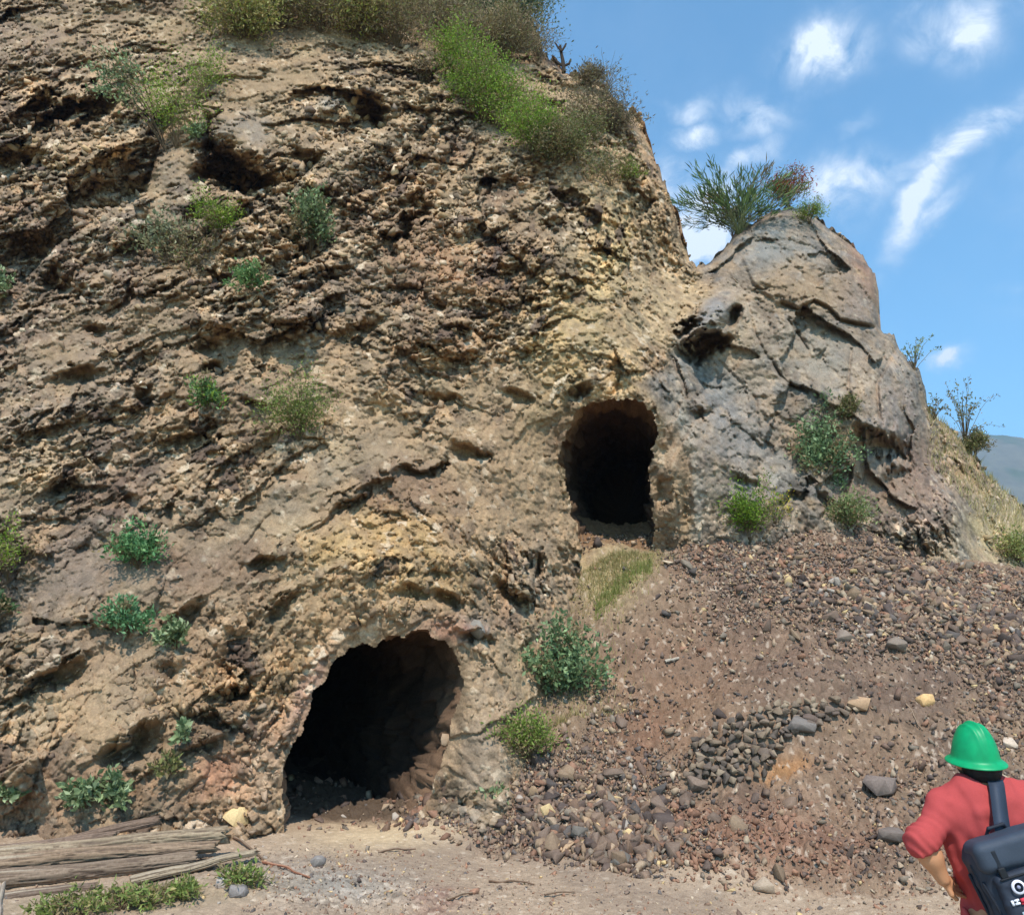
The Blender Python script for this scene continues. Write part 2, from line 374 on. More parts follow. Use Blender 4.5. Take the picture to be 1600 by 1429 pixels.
disp += rough * (f0 * .30 + f1 * .15 * (.3 + .7 * patch) + f2 * .115 * (.35 + .75 * patch) + f3 * .08 + f4 * .052) * (1 - .85 * slab)
fS, cS, _g = facets(Pw + 7, 1.25, 8, .85, .35, .12, rotm('Y', R(25)) @ np.diag([1.0, 1.0, .8]))
fT, cT, _g = facets(Pw + 3, .42, 9, .8, .4, .3, rotm('Y', R(40)) @ np.diag([1.2, 1.0, .7]))
spat = sst(-.2, .5, fbm(P0 * 1.1 + 90, 3, 57))
disp += slab * (fS * .32 + fT * .10 * (.25 + spat) + f2 * .035 * spat + f3 * .034 * (.4 + spat) + f4 * .022 + .03 * fbm(P0 * 4.5, 3, 62))
disp += fbm(P0 * 9, 3, 61) * .025
blk = np.clip(bl(330, 320, 240, 110, -20) + bl(620, 280, 160, 130, 25) + bl(90, 260, 120, 140) + bl(600, 470, 200, 70, -20) * .7 + bl(330, 560, 60, 60) * .6 + bl(640, 920, 180, 60) * .45 + bl(330, 1090, 110, 70) * .6 + bl(820, 920, 40, 60) * .6, 0, 1) * (1 - dirt) * (1 - slab)
disp += blk * (f0 * .25 + f1 * .24 * (.3 + .7 * patch) + f2 * .10 * (.4 + .6 * (1 - patch)))
# single clods standing out of the dirt
Fk, Fk2, offk, hk = cells(Pf / .19, 77, full=True)
clod = np.clip(.36 * _f(hk * np.uint32(69069)) - Fk, 0, 1) * (_f(hk * np.uint32(747796405)) > .45)
disp += clod * .12 * (1 - slab)
Fm, _m2, _om, hm = cells(Pf / .095 + 31, 78, full=True)
clod2 = np.clip(.44 * _f(hm * np.uint32(69069)) - Fm, 0, 1) * (_f(hm * np.uint32(747796405)) > .35)
disp += clod2 * .07 * (1 - slab)
# ledges and hollows: (u, v, ru, rv, angle, depth, lip)
HOLLOWS = [(345, 262, 34, 30, 10, 2.6, .3), (388, 284, 34, 20, 15, 2.2, .3), (325, 215, 10, 34, 8, 1.0, .0), (575, 178, 28, 18, 50, 1.7, .35), (640, 352, 44, 12, -40, 1.2, .2), (120, 170, 40, 14, -10, .9, .25), (240, 250, 4, 44, 20, .4, 0), (548, 205, 26, 12, -30, .5, .1), (640, 318, 40, 14, -38, .5, .2), (600, 385, 40, 12, -30, .35, .15), (90, 185, 42, 17, -18, .6, .3), (165, 168, 22, 18, 0, .45, .2),
    (215, 252, 42, 10, -20, .5, .22), (205, 285, 26, 18, -15, .5, .15), (98, 442, 26, 20, 25, .6, .2), (40, 385, 30, 22, 10, .45, .15), (318, 538, 20, 16, 30, .6, .3), (330, 580, 16, 8, 10, .5, .1), (150, 516, 16, 10, 20, .4, .2), (226, 616, 13, 11, 0, .4, .2),
    (398, 634, 20, 7, 30, .3, .12), (100, 762, 20, 11, -20, .4, .2), (200, 782, 14, 9, 20, .35, .15), (125, 590, 34, 12, -14, .35, .2), (210, 1170, 44, 17, -28, .5, .3), (355, 1090, 24, 8, -18, .4, .2), (335, 1128, 30, 8, 22, .35, .25), (380, 1075, 22, 8, -25, .3, .2),
    (100, 1052, 40, 10, -28, .4, .25), (60, 1080, 40, 8, -28, .25, .15), (315, 1160, 26, 8, -30, .25, .15), (262, 1045, 14, 14, -40, .25, .1), (410, 880, 22, 10, -20, .35, .15), (700, 940, 20, 13, 10, .45, .15), (812, 935, 24, 15, 20, .45, .2), (640, 930, 24, 12, 0, .3, .15), (830, 880, 18, 12, 30, .3, .12),
    (1100, 540, 34, 15, -24, 1.5, .45), (1078, 512, 22, 9, -50, 1.0, .2), (1146, 494, 8, 14, 20, .9, .2), (1376, 700, 34, 15, 8, .55, .35), (1392, 748, 16, 13, 0, .4, .2), (1290, 790, 16, 11, 30, .35, .15), (1245, 766, 30, 7, -32, .3, .12), (1160, 755, 24, 7, 14, .3, .12), (1095, 650, 15, 10, 0, .35, .15),
    (1040, 770, 12, 20, 10, .3, .1), (745, 998, 20, 8, 0, .4, .25), (905, 612, 18, 10, -40, .5, .1), (735, 705, 26, 12, 20, .3, .15), (815, 620, 20, 10, 30, .3, .1), (700, 630, 22, 9, 25, .3, .1), (860, 350, 20, 12, -10, .4, .2), (660, 730, 40, 8, -20, .3, .2), (560, 780, 60, 8, -34, .25, .2),
    (985, 690, 1, 1, 0, 0, 0), (690, 1165, 10, 16, 0, .3, .1), (450, 400, 40, 14, -40, .4, .2), (500, 440, 34, 12, -30, .35, .2), (560, 520, 40, 12, -25, .3, .15), (250, 450, 34, 10, -20, .35, .15), (20, 250, 40, 12, 15, .4, .2), (480, 250, 22, 12, 20, .4, .2),
    (700, 260, 10, 40, 30, .35, .15), (620, 240, 12, 50, 38, .45, .2), (660, 215, 10, 36, 25, .4, .15), (770, 420, 26, 12, -20, .3, .12), (720, 520, 22, 9, 15, .3, .12), (900, 450, 12, 26, 20, .25, .1), (300, 960, 26, 9, -35, .25, .2), (440, 950, 30, 8, -35, .3, .2)]
HWU = 15 * fbm(P0 * 2.6 + 11, 3, 701) + 7 * (c2 - .5) + 9 * (c3 - .5); HWV = 12 * fbm(P0 * 2.6 + 31, 3, 702) + 7 * (_f(hk) - .5) + 8 * (c3 - .5) + 6 * (c2 - .5)
UU0, VV0 = UU, VV
def hb(u, v, ru, rv, ang=0, p=2):
    k = min(1, ru / 26)
    return blob(UU0 + HWU * k, VV0 + HWV * k, u, v, ru, rv, ang, p)
for (u, v, ru, rv, ang, dep, lip) in HOLLOWS:
    if dep == 0: continue
    w = 1 + .25 * mid
    disp -= dep * .8 * hb(u, v, ru, rv, ang, 3) * w
    disp += lip * hb(u, v - rv * 1.7, ru * 1.25, rv * .95, ang, 2)
    continue
    disp -= dep * bl(u, v, ru, rv, ang, 3) * w
    disp += lip * bl(u, v - rv * 1.7, ru * 1.25, rv * .95, ang, 2)
# cracks across the slabs of the outcrop
def crack(pts, w, dep):
    global disp
    d = np.full(UU.shape, 1e9)
    m = (UU > min(p[0] for p in pts) - 40) & (UU < max(p[0] for p in pts) + 40) & (VV > min(p[1] for p in pts) - 40) & (VV < max(p[1] for p in pts) + 40)
    q = d[m]
    for a, b in zip(pts[:-1], pts[1:]):
        a = np.array(a, float); b = np.array(b, float); e = b - a
        tt = np.clip(((UU[m] - a[0]) * e[0] + (VV[m] - a[1]) * e[1]) / (e @ e), 0, 1)
        q = np.minimum(q, np.hypot(UU[m] - a[0] - tt * e[0], VV[m] - a[1] - tt * e[1]))
    disp[m] -= dep * np.exp(-(q / w) ** 2)
crack([(1222, 474), (1248, 484), (1272, 470), (1295, 482), (1312, 500), (1365, 512)], 2.6, .22)
crack([(1205, 562), (1218, 585), (1238, 602), (1262, 612)], 2.4, .18)
crack([(1232, 500), (1262, 545)], 2.0, .12)
crack([(1330, 545), (1325, 600), (1335, 640)], 2.2, .1)
crack([(1168, 470), (1180, 520), (1200, 560)], 2.0, .08)
crack([(1120, 560), (1180, 620), (1190, 700)], 2.2, .05)
crack([(1400, 545), (1370, 600), (1375, 650)], 2.2, .08)
# one slab step: the brown plate stands proud of the grey one below it
PL = [(1160, 400), (1225, 395), (1300, 392), (1360, 400), (1368, 508), (1312, 500), (1290, 482), (1272, 470), (1248, 484), (1210, 470), (1175, 440)]
disp += .12 * sst(3, -3, poly_sd(UU, VV, PL))
PL2 = [(1380, 520), (1440, 575), (1445, 640), (1405, 690), (1375, 650), (1372, 600), (1400, 548)]
disp += .14 * sst(3, -4, poly_sd(UU, VV, PL2))
# buttress right of the lower cave, bulge between the caves, rounded lump on the right, rim of the upper cave
disp += .35 * bl(760, 1200, 50, 120) + .3 * bl(1495, 800, 38, 34, 20) * 1.4 + .28 * bl(1052, 760, 18, 70) + .5 * bl(1108, 490, 32, 17, -28, 3) - .3 * bl(1070, 790, 12, 40)
disp += .22 * bl(185, 225, 55, 20, -18, 3) + .18 * bl(655, 285, 34, 24, -30) + .25 * bl(560, 150, 60, 18, -20)
disp -= .45 * bl(700, 1090, 22, 80) * (sd1 < 60)
bank = sst(60, 0, np.abs(sd1)) ; disp = disp * (1 - .2 * bank)
skyfade = sst(0, 20, dsky) * .35 + .65
disp = disp * skyfade
Y = Yb - disp
Pc = pt(UU, VV, Y)

# rows behind the skyline: the hill goes back and down from its edge
NB = 26
tb = np.linspace(0, 1, NB + 1)[1:][::-1]
edge = Pc[0].copy(); _k = np.ones(9) / 9
edge[4:-4, 2] = np.convolve(Pc[0][:, 2], _k, 'valid') - .04; edge[4:-4, 1] = np.convolve(Pc[0][:, 1], _k, 'valid')
back = np.zeros((NB, NU, 3))
for k, s in enumerate(tb):
    q = edge.copy()
    q[:, 1] += 5.5 * s ** 1.1 + .1
    q[:, 2] += .35 * np.sin(s * 2.2) * (us < 1000) - 2.6 * s ** 2 - .25 * s
    q[:, 2] += .1 * vnoise(q * 3, 41) + .06 * vnoise(q * 8, 42)
    back[k] = q
Pall = np.concatenate([back, Pc], 0)

# colours of the rock itself
def mixc(c, col, w): return c * (1 - w[..., None]) + np.asarray(col) * w[..., None]
n1 = fbm(P0 * .8 + 3, 4, 71); n2 = fbm(P0 * 3 + 8, 3, 75); n3 = fbm(P0 * 11, 2, 79)
col = np.ones(UU.shape + (3,)) * srgb(170, 142, 108)
col = mixc(col, srgb(144, 116, 92), sst(-.1, .7, n1))
col = mixc(col, srgb(186, 160, 122), sst(.1, .8, fbm(P0 * 1.6 + 60, 3, 72)) * .7)
ZONES = [(120, 640, 260, 460, 0, (136, 120, 108), .5), (580, 845, 120, 46, -15, (196, 158, 92), .8), (660, 900, 110, 40, 0, (186, 150, 92), .7), (880, 560, 90, 100, 10, (188, 160, 104), .6), (960, 400, 24, 56, 25, (226, 196, 130), .75), (930, 300, 50, 70, 0, (190, 164, 116), .6),
    (900, 440, 70, 120, 15, (194, 166, 112), .55), (950, 590, 60, 26, 0, (206, 170, 112), .8), (730, 570, 60, 40, 20, (190, 150, 98), .5), (460, 1040, 46, 90, 20, (186, 148, 92), .65), (370, 1060, 90, 50, -10, (176, 138, 88), .6),
    (340, 1215, 42, 56, 25, (184, 128, 98), .85), (420, 1180, 36, 80, 20, (192, 158, 128), .7), (480, 1080, 18, 70, 25, (176, 138, 124), .75), (700, 410, 90, 40, 20, (186, 134, 92), .55), (650, 300, 40, 34, -30, (206, 166, 122), .7),
    (185, 228, 60, 22, -18, (212, 174, 128), .85), (70, 130, 60, 60, 0, (188, 152, 112), .5), (110, 700, 70, 22, 15, (208, 180, 140), .6), (300, 690, 60, 20, 10, (204, 176, 132), .45), (190, 770, 50, 40, 0, (180, 140, 106), .5),
    (150, 330, 60, 20, 0, (206, 180, 150), .45), (210, 340, 18, 10, 0, (226, 206, 182), .8), (1020, 700, 30, 60, 0, (190, 166, 134), .7), (1040, 260, 30, 90, -20, (196, 150, 104), .6), (1050, 480, 70, 60, 40, (202, 176, 132), .6),
    (1060, 600, 60, 24, -50, (206, 186, 158), .7), (1130, 560, 40, 40, 0, (180, 156, 118), .6), (500, 470, 110, 50, -20, (124, 108, 100), .65), (880, 370, 40, 30, 0, (116, 104, 98), .6), (790, 600, 60, 40, 0, (142, 126, 108), .5),
    (40, 60, 110, 60, 0, (138, 116, 106), .6), (40, 420, 90, 70, 0, (126, 104, 92), .55), (100, 900, 190, 70, -25, (142, 126, 112), .8), (470, 770, 150, 40, -32, (142, 128, 108), .75), (60, 640, 120, 60, 0, (142, 124, 110), .55),
    (380, 205, 55, 26, 0, (152, 142, 132), .8), (270, 285, 30, 62, 0, (150, 132, 112), .85), (520, 160, 30, 10, -20, (160, 158, 152), .7), (745, 975, 22, 24, 0, (134, 132, 134), .9), (790, 780, 60, 80, 0, (182, 148, 110), .5),
    (700, 985, 50, 20, 0, (172, 118, 98), .7), (850, 900, 60, 70, 20, (156, 136, 116), .6), (760, 1200, 50, 130, 0, (158, 140, 120), .8), (740, 1290, 30, 50, 0, (152, 144, 134), .7), (130, 1130, 60, 50, 0, (178, 146, 106), .6),
    (40, 1250, 130, 50, 0, (160, 130, 104), .6), (160, 1220, 50, 20, 0, (184, 138, 104), .4), (560, 20, 260, 50, 0, (150, 130, 96), .7), (720, 190, 100, 60, 40, (140, 124, 96), .5), (560, 270, 70, 60, 0, (150, 130, 110), .5)]
for (u, v, ru, rv, ang, c, s) in ZONES:
    w = np.clip(bl(u, v, ru, rv, ang) * (1 + .9 * n2 + .4 * n3), 0, 1) * s * .85
    col = mixc(col, srgb(*c), w)
# outcrop
oc = np.ones(UU.shape + (3,)) * srgb(156, 138, 120)
oc = mixc(oc, srgb(136, 134, 130), sst(-.05, .5, fbm(P0 * .9 + 22, 4, 81)) * .7)
oc = mixc(oc, srgb(118, 102, 90), sst(.0, .5, fbm(P0 * 2.6 + 44, 4, 83)) * .6)
oc = mixc(oc, srgb(112, 116, 120), sst(.1, .55, fbm(P0 * 3.3 + 14, 4, 84)) * .55)
oc = mixc(oc, srgb(186, 158, 126), sst(.3, .7, fbm(P0 * 5.2 + 24, 3, 85)) * .6)
oc = oc * (1 + .5 * (cT - .5) + .3 * (cS - .5) + .4 * (c3 - .5) + .35 * (c4 - .5))[..., None]
oc = mixc(oc, srgb(182, 152, 118), sst(.25, .75, fbm(P0 * 1.9 + 33, 4, 82)) * .7)
for (u, v, ru, rv, ang, c, s) in [(1215, 385, 60, 40, -30, (136, 142, 144), .85), (1290, 455, 80, 40, 15, (164, 138, 108), .9), (1225, 445, 40, 30, 0, (166, 140, 110), .8), (1350, 420, 16, 60, -20, (180, 124, 92), .5), (1340, 480, 30, 60, 0, (150, 132, 124), .6),
        (1150, 530, 40, 60, 0, (176, 154, 120), .6), (1280, 560, 70, 50, 0, (146, 142, 132), .7), (1395, 640, 34, 50, 0, (150, 140, 140), .75), (1335, 640, 40, 60, 0, (184, 154, 116), .65), (1150, 680, 60, 60, 0, (146, 142, 140), .75), (1120, 760, 40, 30, 0, (168, 152, 134), .6),
        (1085, 800, 18, 40, 0, (166, 160, 150), .8), (1120, 600, 30, 26, 0, (132, 138, 142), .6), (1070, 690, 14, 90, -10, (176, 168, 156), .85), (1110, 485, 26, 16, -20, (150, 146, 148), .85), (1490, 800, 44, 40, 20, (126, 110, 110), .85), (1440, 740, 60, 70, 0, (144, 118, 108), .8), (1370, 760, 60, 40, 0, (156, 130, 110), .7),
        (1560, 830, 70, 50, 40, (196, 172, 126), .95), (1500, 720, 60, 30, 50, (186, 152, 112), .7), (1480, 660, 40, 12, 40, (180, 150, 118), .7), (1700, 920, 140, 60, 30, (176, 160, 110), .9), (1480, 880, 100, 26, 0, (186, 160, 124), .6)]:
    w = np.clip(bl(u, v, ru, rv, ang) * (1 + .8 * n2 + .3 * n3), 0, 1) * s
    oc = mixc(oc, srgb(*c), w)
col = col * (1 - out[..., None]) + oc * out[..., None]
# each fragment has a tone of its own
amp = np.clip(rough, .15, 1.2) * (1 - .75 * slab)
tone = 1 + amp * ((c1 - .5) * .22 + (c2 - .5) * .34 + (c3 - .5) * .6 + (c4 - .5) * .7) + .1 * n3
col = col * np.clip(tone, .35, 1.9)[..., None]
hue = (c2 - .5) * .10 * amp + (c3 - .5) * .08 * amp
col = col * np.stack([1 + hue, np.ones_like(hue), 1 - hue * 1.5], -1)
pale = (c3 > .93) * (c4 > .4) * amp * (1 - slab)
col = mixc(col, srgb(222, 202, 174), np.clip(pale, 0, .8))
dark = (c2 < .10) * amp * (1 - slab) * (patch > .4)
col = mixc(col, srgb(104, 84, 74), np.clip(dark * .7, 0, .8))
col = mixc(col, srgb(196, 182, 162), np.clip(clod * 4 * _f(hk * np.uint32(9781)), 0, .45))
col = mixc(col, srgb(214, 196, 168), np.clip(clod2 * 6 * (_f(hm * np.uint32(9781)) - .35), 0, .6))
lum = (col * [.25, .6, .15]).sum(-1, keepdims=True)
col = (lum + (col - lum) * .80) * np.array([.85, .785, .71])
colb = np.repeat(col[:1], NB, 0)
colall = np.concatenate([colb, col], 0)

jag = 5.5 * fbm(P0 * 5, 2, 801) + 4 * (c3 - .5) + 5 * (c2 - .5)
keep = (sd1 + jag * np.clip((1310 - VV) / 60, 0, 1) > 0) & (sd2 + jag > 0)
kf = np.ones((NB + NV, NU), bool); kf[NB:] = keep
fk = kf[:-1, :-1] | kf[1:, :-1] | kf[:-1, 1:] | kf[1:, 1:]
fkeep = fk & (kf[:-1, :-1] & kf[1:, 1:] & kf[:-1, 1:] & kf[1:, :-1])
om = np.zeros((NB + NV, NU), bool); om[NB:] = sdo < 0; om[:NB] = (us > 1088)[None]
omf = om[:-1, :-1]
allf = Pall.reshape(-1, 3); allc = colall.reshape(-1, 3)
for nm, msk, lab in (('cliff', fkeep & ~omf, 'rough brown cliff of broken rock rising on the left, with both tunnels cut in it'), ('rock_outcrop', fkeep & omf, 'smoother grey and brown pointed outcrop standing right of the upper tunnel')):
    f = grid_faces(NB + NV, NU, msk)
    v_, f_, c_ = compact(allf, f, allc)
    o = mesh_np(nm, v_, f_, M_ROCK, c_, smooth=False)
    o['kind'] = 'structure'; o['label'] = lab

def on_cliff(u, v):
    i = int(np.clip(round((u - us[0]) / STEP), 0, NU - 1))
    j = int(np.clip(round((v - vg[0]) / (VB - vg[0]) * (NV - 1)), 0, NV - 1))
    return Pc[j, i].copy()

# ------------------------------------------------------------------ tunnels
def tunnel(poly, shift, length, rings, mat, colf, seed, label, rise=0, narrow=.75, grow=15):
    poly = np.array(poly, float); c = poly.mean(0)
    # resample the outline
    q = np.vstack([poly, poly[:1]]); seg = np.r_[0, np.cumsum(np.hypot(*np.diff(q, axis=0).T))]
    s = np.linspace(0, seg[-1], 260, endpoint=False)
    ou = np.interp(s, seg, q[:, 0]); ov = np.interp(s, seg, q[:, 1])
    dirn = np.stack([ou - c[0], ov - c[1]], -1); dirn /= np.linalg.norm(dirn, axis=1)[:, None]
    Yr = np.array([fd(np.array([a / 500, b / 500])) for a, b in zip(ou, ov)])
    loc = np.array([on_cliff(a + d[0] * grow, b + d[1] * grow)[1] for a, b, d in zip(ou, ov, dirn)])
    k = np.ones(9) / 9
    loc = np.convolve(np.r_[loc[-4:], loc, loc[:4]], k, 'valid')
    ring0 = pt(ou + dirn[:, 0] * grow, ov + dirn[:, 1] * grow, loc + .12)
    cen = ring0.mean(0)
    rows = []
    for i in range(rings):
        t_ = (i / (rings - 1)) ** 1.3
        sc = 1 - (1 - narrow) * min(1, t_ * 3)
        r_ = cen + (ring0 - cen) * np.array([sc, max(.0, 1 - t_ * 3), sc])
        r_ = r_ + np.array([shift[0] * t_, length * t_, rise * t_])
        rows.append(r_)
    rows = np.array(rows)
    nrm = rows - rows.mean(1, keepdims=True); nrm /= np.linalg.norm(nrm, axis=-1, keepdims=True) + 1e-6
    fa, ca, _ = facets(rows, .4, seed, .9, .6, .6); fb, cb, _ = facets(rows, .14, seed + 1, .9, .6, .6)
    g = np.minimum(1, np.arange(rings) / 6)[:, None]
    rows = rows - nrm * ((fa * .17 + fb * .08 + .03) * g)[..., None]
    V = rows.reshape(-1, 3); n = 260
    idx = np.arange(rings * n).reshape(rings, n)
    f = np.stack([idx[:-1], np.roll(idx[:-1], -1, 1), np.roll(idx[1:], -1, 1), idx[1:]], -1).reshape(-1, 4)
    V = np.vstack([V, V[-n:].mean(0)]); cap = np.stack([idx[-1], np.roll(idx[-1], -1), np.full(n, len(V) - 1)], -1)
    cc = colf(rows) * (1 + .35 * (ca - .5) + .4 * (cb - .5))[..., None]
    cc = np.vstack([cc.reshape(-1, 3), cc.reshape(-1, 3)[-1:]])
    o = mesh_np('tunnel', V, [f, cap], mat, cc)
    o['kind'] = 'structure'; o['label'] = label
    return rows
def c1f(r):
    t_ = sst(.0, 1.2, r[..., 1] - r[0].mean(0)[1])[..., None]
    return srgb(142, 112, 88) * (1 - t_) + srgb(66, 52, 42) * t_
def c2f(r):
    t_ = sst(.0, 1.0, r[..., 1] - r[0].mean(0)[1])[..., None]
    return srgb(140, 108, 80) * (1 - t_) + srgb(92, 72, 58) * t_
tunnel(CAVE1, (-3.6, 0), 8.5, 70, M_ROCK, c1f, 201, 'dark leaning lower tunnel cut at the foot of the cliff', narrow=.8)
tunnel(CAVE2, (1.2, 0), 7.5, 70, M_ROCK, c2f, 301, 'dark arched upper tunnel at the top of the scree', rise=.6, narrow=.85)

# ------------------------------------------------------------------ ground and scree
GP = [(760, 1330, 8.4), (830, 1200, 9.4), (840, 1090, 10.3), (900, 990, 11.1), (950, 880, 11.95), (1000, 1000, 10.8), (1000, 860, 12.1), (1050, 1100, 9.9), (1050, 1250, 8.7), (1050, 1370, 7.45), (1150, 1320, 7.75), (1250, 1400, 7.1), (1250, 1300, 7.9),
      (1250, 1230, 8.4), (1100, 1225, 8.75), (1100, 1150, 9.1), (1200, 1115, 9.15), (1330, 1092, 9.2), (1360, 1130, 9.0), (1400, 1200, 8.6), (1150, 900, 11.6), (1100, 1000, 10.8), (1250, 1010, 10.4), (1250, 900, 11.8), (1250, 830, 12.6), (1350, 840, 12.7), (1450, 1100, 9.3), (1450, 1300, 7.8), (1450, 1000, 10.8), (1450, 880, 12.5),
      (1600, 1110, 9.3), (1600, 1300, 7.7), (1600, 1410, 6.95), (1600, 1000, 10.8), (1600, 900, 12.6), (1900, 1410, 6.9), (1900, 1200, 8.6), (1900, 1000, 10.8), (1900, 940, 12.6), (1080, 860, 12.2), (850, 1290, 8.65), (950, 1230, 8.9), (950, 846, 12.75), (985, 824, 13.4)]
gpts = []; gz = []
for u, v, y in GP:
    p = pt(u, v, y); gpts.append((p[0], p[1])); gz.append(p[2])
for x in np.linspace(-9, 11, 11):
    for y in (-1.5, 1.5, 4.0, 5.8, 6.7 if x < 7 else 6.5): gpts.append((x, y)); gz.append(0)
for x in (-9, -6, -4, -2.6, -1.4): 
    for y in (7.4, 8.3, 9.3, 11, 13.5): gpts.append((x, y)); gz.append(.05 + (.12 if (x < -3 and y > 8) else 0))
for x, y, z in [(-.9, 9.4, .22), (-.7, 8.3, .02), (-.2, 7.6, 0), (.8, 7.2, 0), (-.6, 10.5, .5), (-.3, 13.5, 3.5), (6, 14, 3.6), (2.6, 14, 4.2), (4, 14, 4.0)]: gpts.append((x, y)); gz.append(z)
fg = tps(gpts, np.array(gz), .003)
gu = np.linspace(-420, 2000, 1010)
gy = np.concatenate([np.linspace(-6, 6.1, 50), np.linspace(6.12, 13.6, 540)])
GYY = np.repeat(gy[:, None], len(gu), 1)
wid = np.maximum(np.abs(GYY) * 1.0, 3.0)
GX = (gu[None] - 800) / FPX * np.maximum(GYY, 3.2) * 1.02
def talus_mask(X, Yv):
    base = np.interp(X, [-2, -.9, -.3, .6, 1.5, 2.9, 4.5, 9], [9.6, 9.1, 8.5, 8.0, 7.45, 7.05, 6.95, 6.9])
    return Yv - base
Q3 = np.stack([GX, GYY, np.zeros_like(GX)], -1)
GZ = fg(np.stack([GX, GYY], -1))
tm = talus_mask(GX, GYY) + .2 * fbm(Q3 * 1.1, 2, 401)
tal = sst(-.15, .35, tm)
GZ = GZ * sst(-.6, .25, tm + .4 * (GX < -1.5)) + 0 if False else GZ
q = fbm(Q3 * .9, 3, 402)
Q3[..., 2] = GZ
ff1, fc1, _ = facets(Q3 + .02 * vnoise(Q3 * 9, 5)[..., None], .17, 411, .8, .5, .5)
ff2, fc2, _ = facets(Q3, .08, 412, .8, .6, .6)
ff3, fc3, _ = facets(Q3, .042, 413, .8, .6, .6)
GU, GV = proj(np.stack([GX, GYY, GZ], -1))
def gb(u, v, ru, rv, ang=0, p=2): return blob(GU, GV, u, v, ru, rv, ang, p)
GZ = GZ + q * (.03 + .12 * tal) + tal * (ff1 * .05 + ff2 * .035 + ff3 * .03) + (1 - tal) * (ff2 * .008 + ff3 * .006 + .012 * fbm(Q3 * 5, 3, 420))
gravel = np.clip(gb(450, 1370, 160, 26, 8) + gb(600, 1410, 200, 24), 0, 1) * (1 - tal)
GZ = GZ + gravel * ff3 * .02
GZ = np.where(GYY < 2.2, GZ, GZ)
ramp = np.clip(gb(970, 900, 60, 60, -40) + gb(1000, 940, 60, 30, -30), 0, 1)
gcol = np.ones(GX.shape + (3,)) * srgb(176, 152, 128)
m1 = fbm(Q3 * 1.3 + 7, 3, 431); m2 = fbm(Q3 * 5 + 7, 3, 432); m3 = fbm(Q3 * 22, 2, 433)
gcol = mixc(gcol, srgb(160, 138, 118), sst(-.1, .7, m1))
gcol = mixc(gcol, srgb(206, 180, 142), gb(600, 1300, 120, 30, -6) * .95)
gcol = mixc(gcol, srgb(154, 150, 144), gb(520, 1385, 130, 30, 6) * .75)
gcol = mixc(gcol, srgb(128, 84, 76), np.clip(gb(688, 1410, 38, 20) * (1 + m2), 0, 1) * .85)
gcol = mixc(gcol, srgb(126, 124, 96), gb(190, 1405, 190, 16, -4) * .45)
tc_ = np.ones(GX.shape + (3,)) * srgb(158, 134, 110)
tc_ = mixc(tc_, srgb(134, 114, 98), sst(-.2, .6, m1))
for (u, v, ru, rv, ang, c, s) in [(1050, 1060, 130, 90, -30, (158, 124, 94), .7), (1160, 1020, 160, 60, 0, (142, 116, 98), .6), (1180, 1320, 160, 70, 0, (164, 122, 98), .85), (1230, 1178, 36, 16, -20, (204, 150, 92), .95), (1000, 1150, 70, 40, -30, (150, 112, 88), .7),
        (960, 890, 70, 50, -30, (198, 180, 130), .95), (965, 864, 60, 22, 0, (196, 174, 130), .95), (880, 1060, 50, 80, 0, (164, 144, 112), .7), (1100, 870, 60, 22, -20, (164, 126, 100), .7), (1400, 940, 260, 70, 10, (134, 114, 104), .7), (1250, 880, 180, 40, 0, (138, 112, 98), .7), (1340, 1180, 90, 40, 0, (150, 122, 100), .5), (1450, 860, 120, 20, 0, (180, 152, 120), .5)]:
    tc_ = mixc(tc_, srgb(*c), np.clip(gb(u, v, ru, rv, ang) * (1 + .7 * m2), 0, 1) * s)
gcol = gcol * (1 - tal[..., None]) + tc_ * tal[..., None]
gcol = gcol * np.clip(1 + (.08 + .2 * tal + .25 * gravel) * ((fc2 - .5) + (fc3 - .5) * 1.4 + (fc1 - .5) * .5) + .08 * m3, .3, 2)[..., None]
spk = (fc3 > .93) & (fc2 > .3)
gcol = mixc(gcol, srgb(214, 198, 178), spk * (.35 + .35 * tal + .2 * gravel))
lum = (gcol * [.25, .6, .15]).sum(-1, keepdims=True)
gcol = (lum + (gcol - lum) * .85) * (np.array([.73, .655, .60]) + np.array([.22, .24, .22]) * (1 - tal[..., None]))
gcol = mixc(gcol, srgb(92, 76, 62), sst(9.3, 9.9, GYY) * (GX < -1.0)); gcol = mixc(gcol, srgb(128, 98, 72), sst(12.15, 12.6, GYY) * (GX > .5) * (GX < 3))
Gp = np.stack([GX, GYY, GZ], -1)
isT = (tm > 0) & (GYY > 6.3)
gf = grid_faces(len(gy), len(gu))
tf = isT[:-1, :-1].reshape(-1)
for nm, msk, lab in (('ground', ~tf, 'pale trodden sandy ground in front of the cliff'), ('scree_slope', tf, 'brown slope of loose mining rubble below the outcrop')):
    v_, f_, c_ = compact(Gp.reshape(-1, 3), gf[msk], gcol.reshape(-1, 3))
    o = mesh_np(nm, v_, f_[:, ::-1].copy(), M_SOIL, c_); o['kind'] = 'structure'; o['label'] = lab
def gz_at(x, y):
    j = np.clip(np.searchsorted(gy, y), 1, len(gy) - 1)
    uu = x / (max(y, 3.2) * 1.02) * FPX + 800
    i = int(np.clip(round((uu - gu[0]) / (gu[1] - gu[0])), 0, len(gu) - 1))
    return GZ[j, i]
def on_ground(u, v):
    """first hit of the view ray with the ground or scree"""
    r_ = ray(u, v); ys = np.arange(3.3, 13.4, .02)
    for y in ys:
        p = CAM + r_ * y
        if p[2] <= gz_at(p[0], y): return np.array([p[0], y, gz_at(p[0], y)])
    return CAM + r_ * 13.3

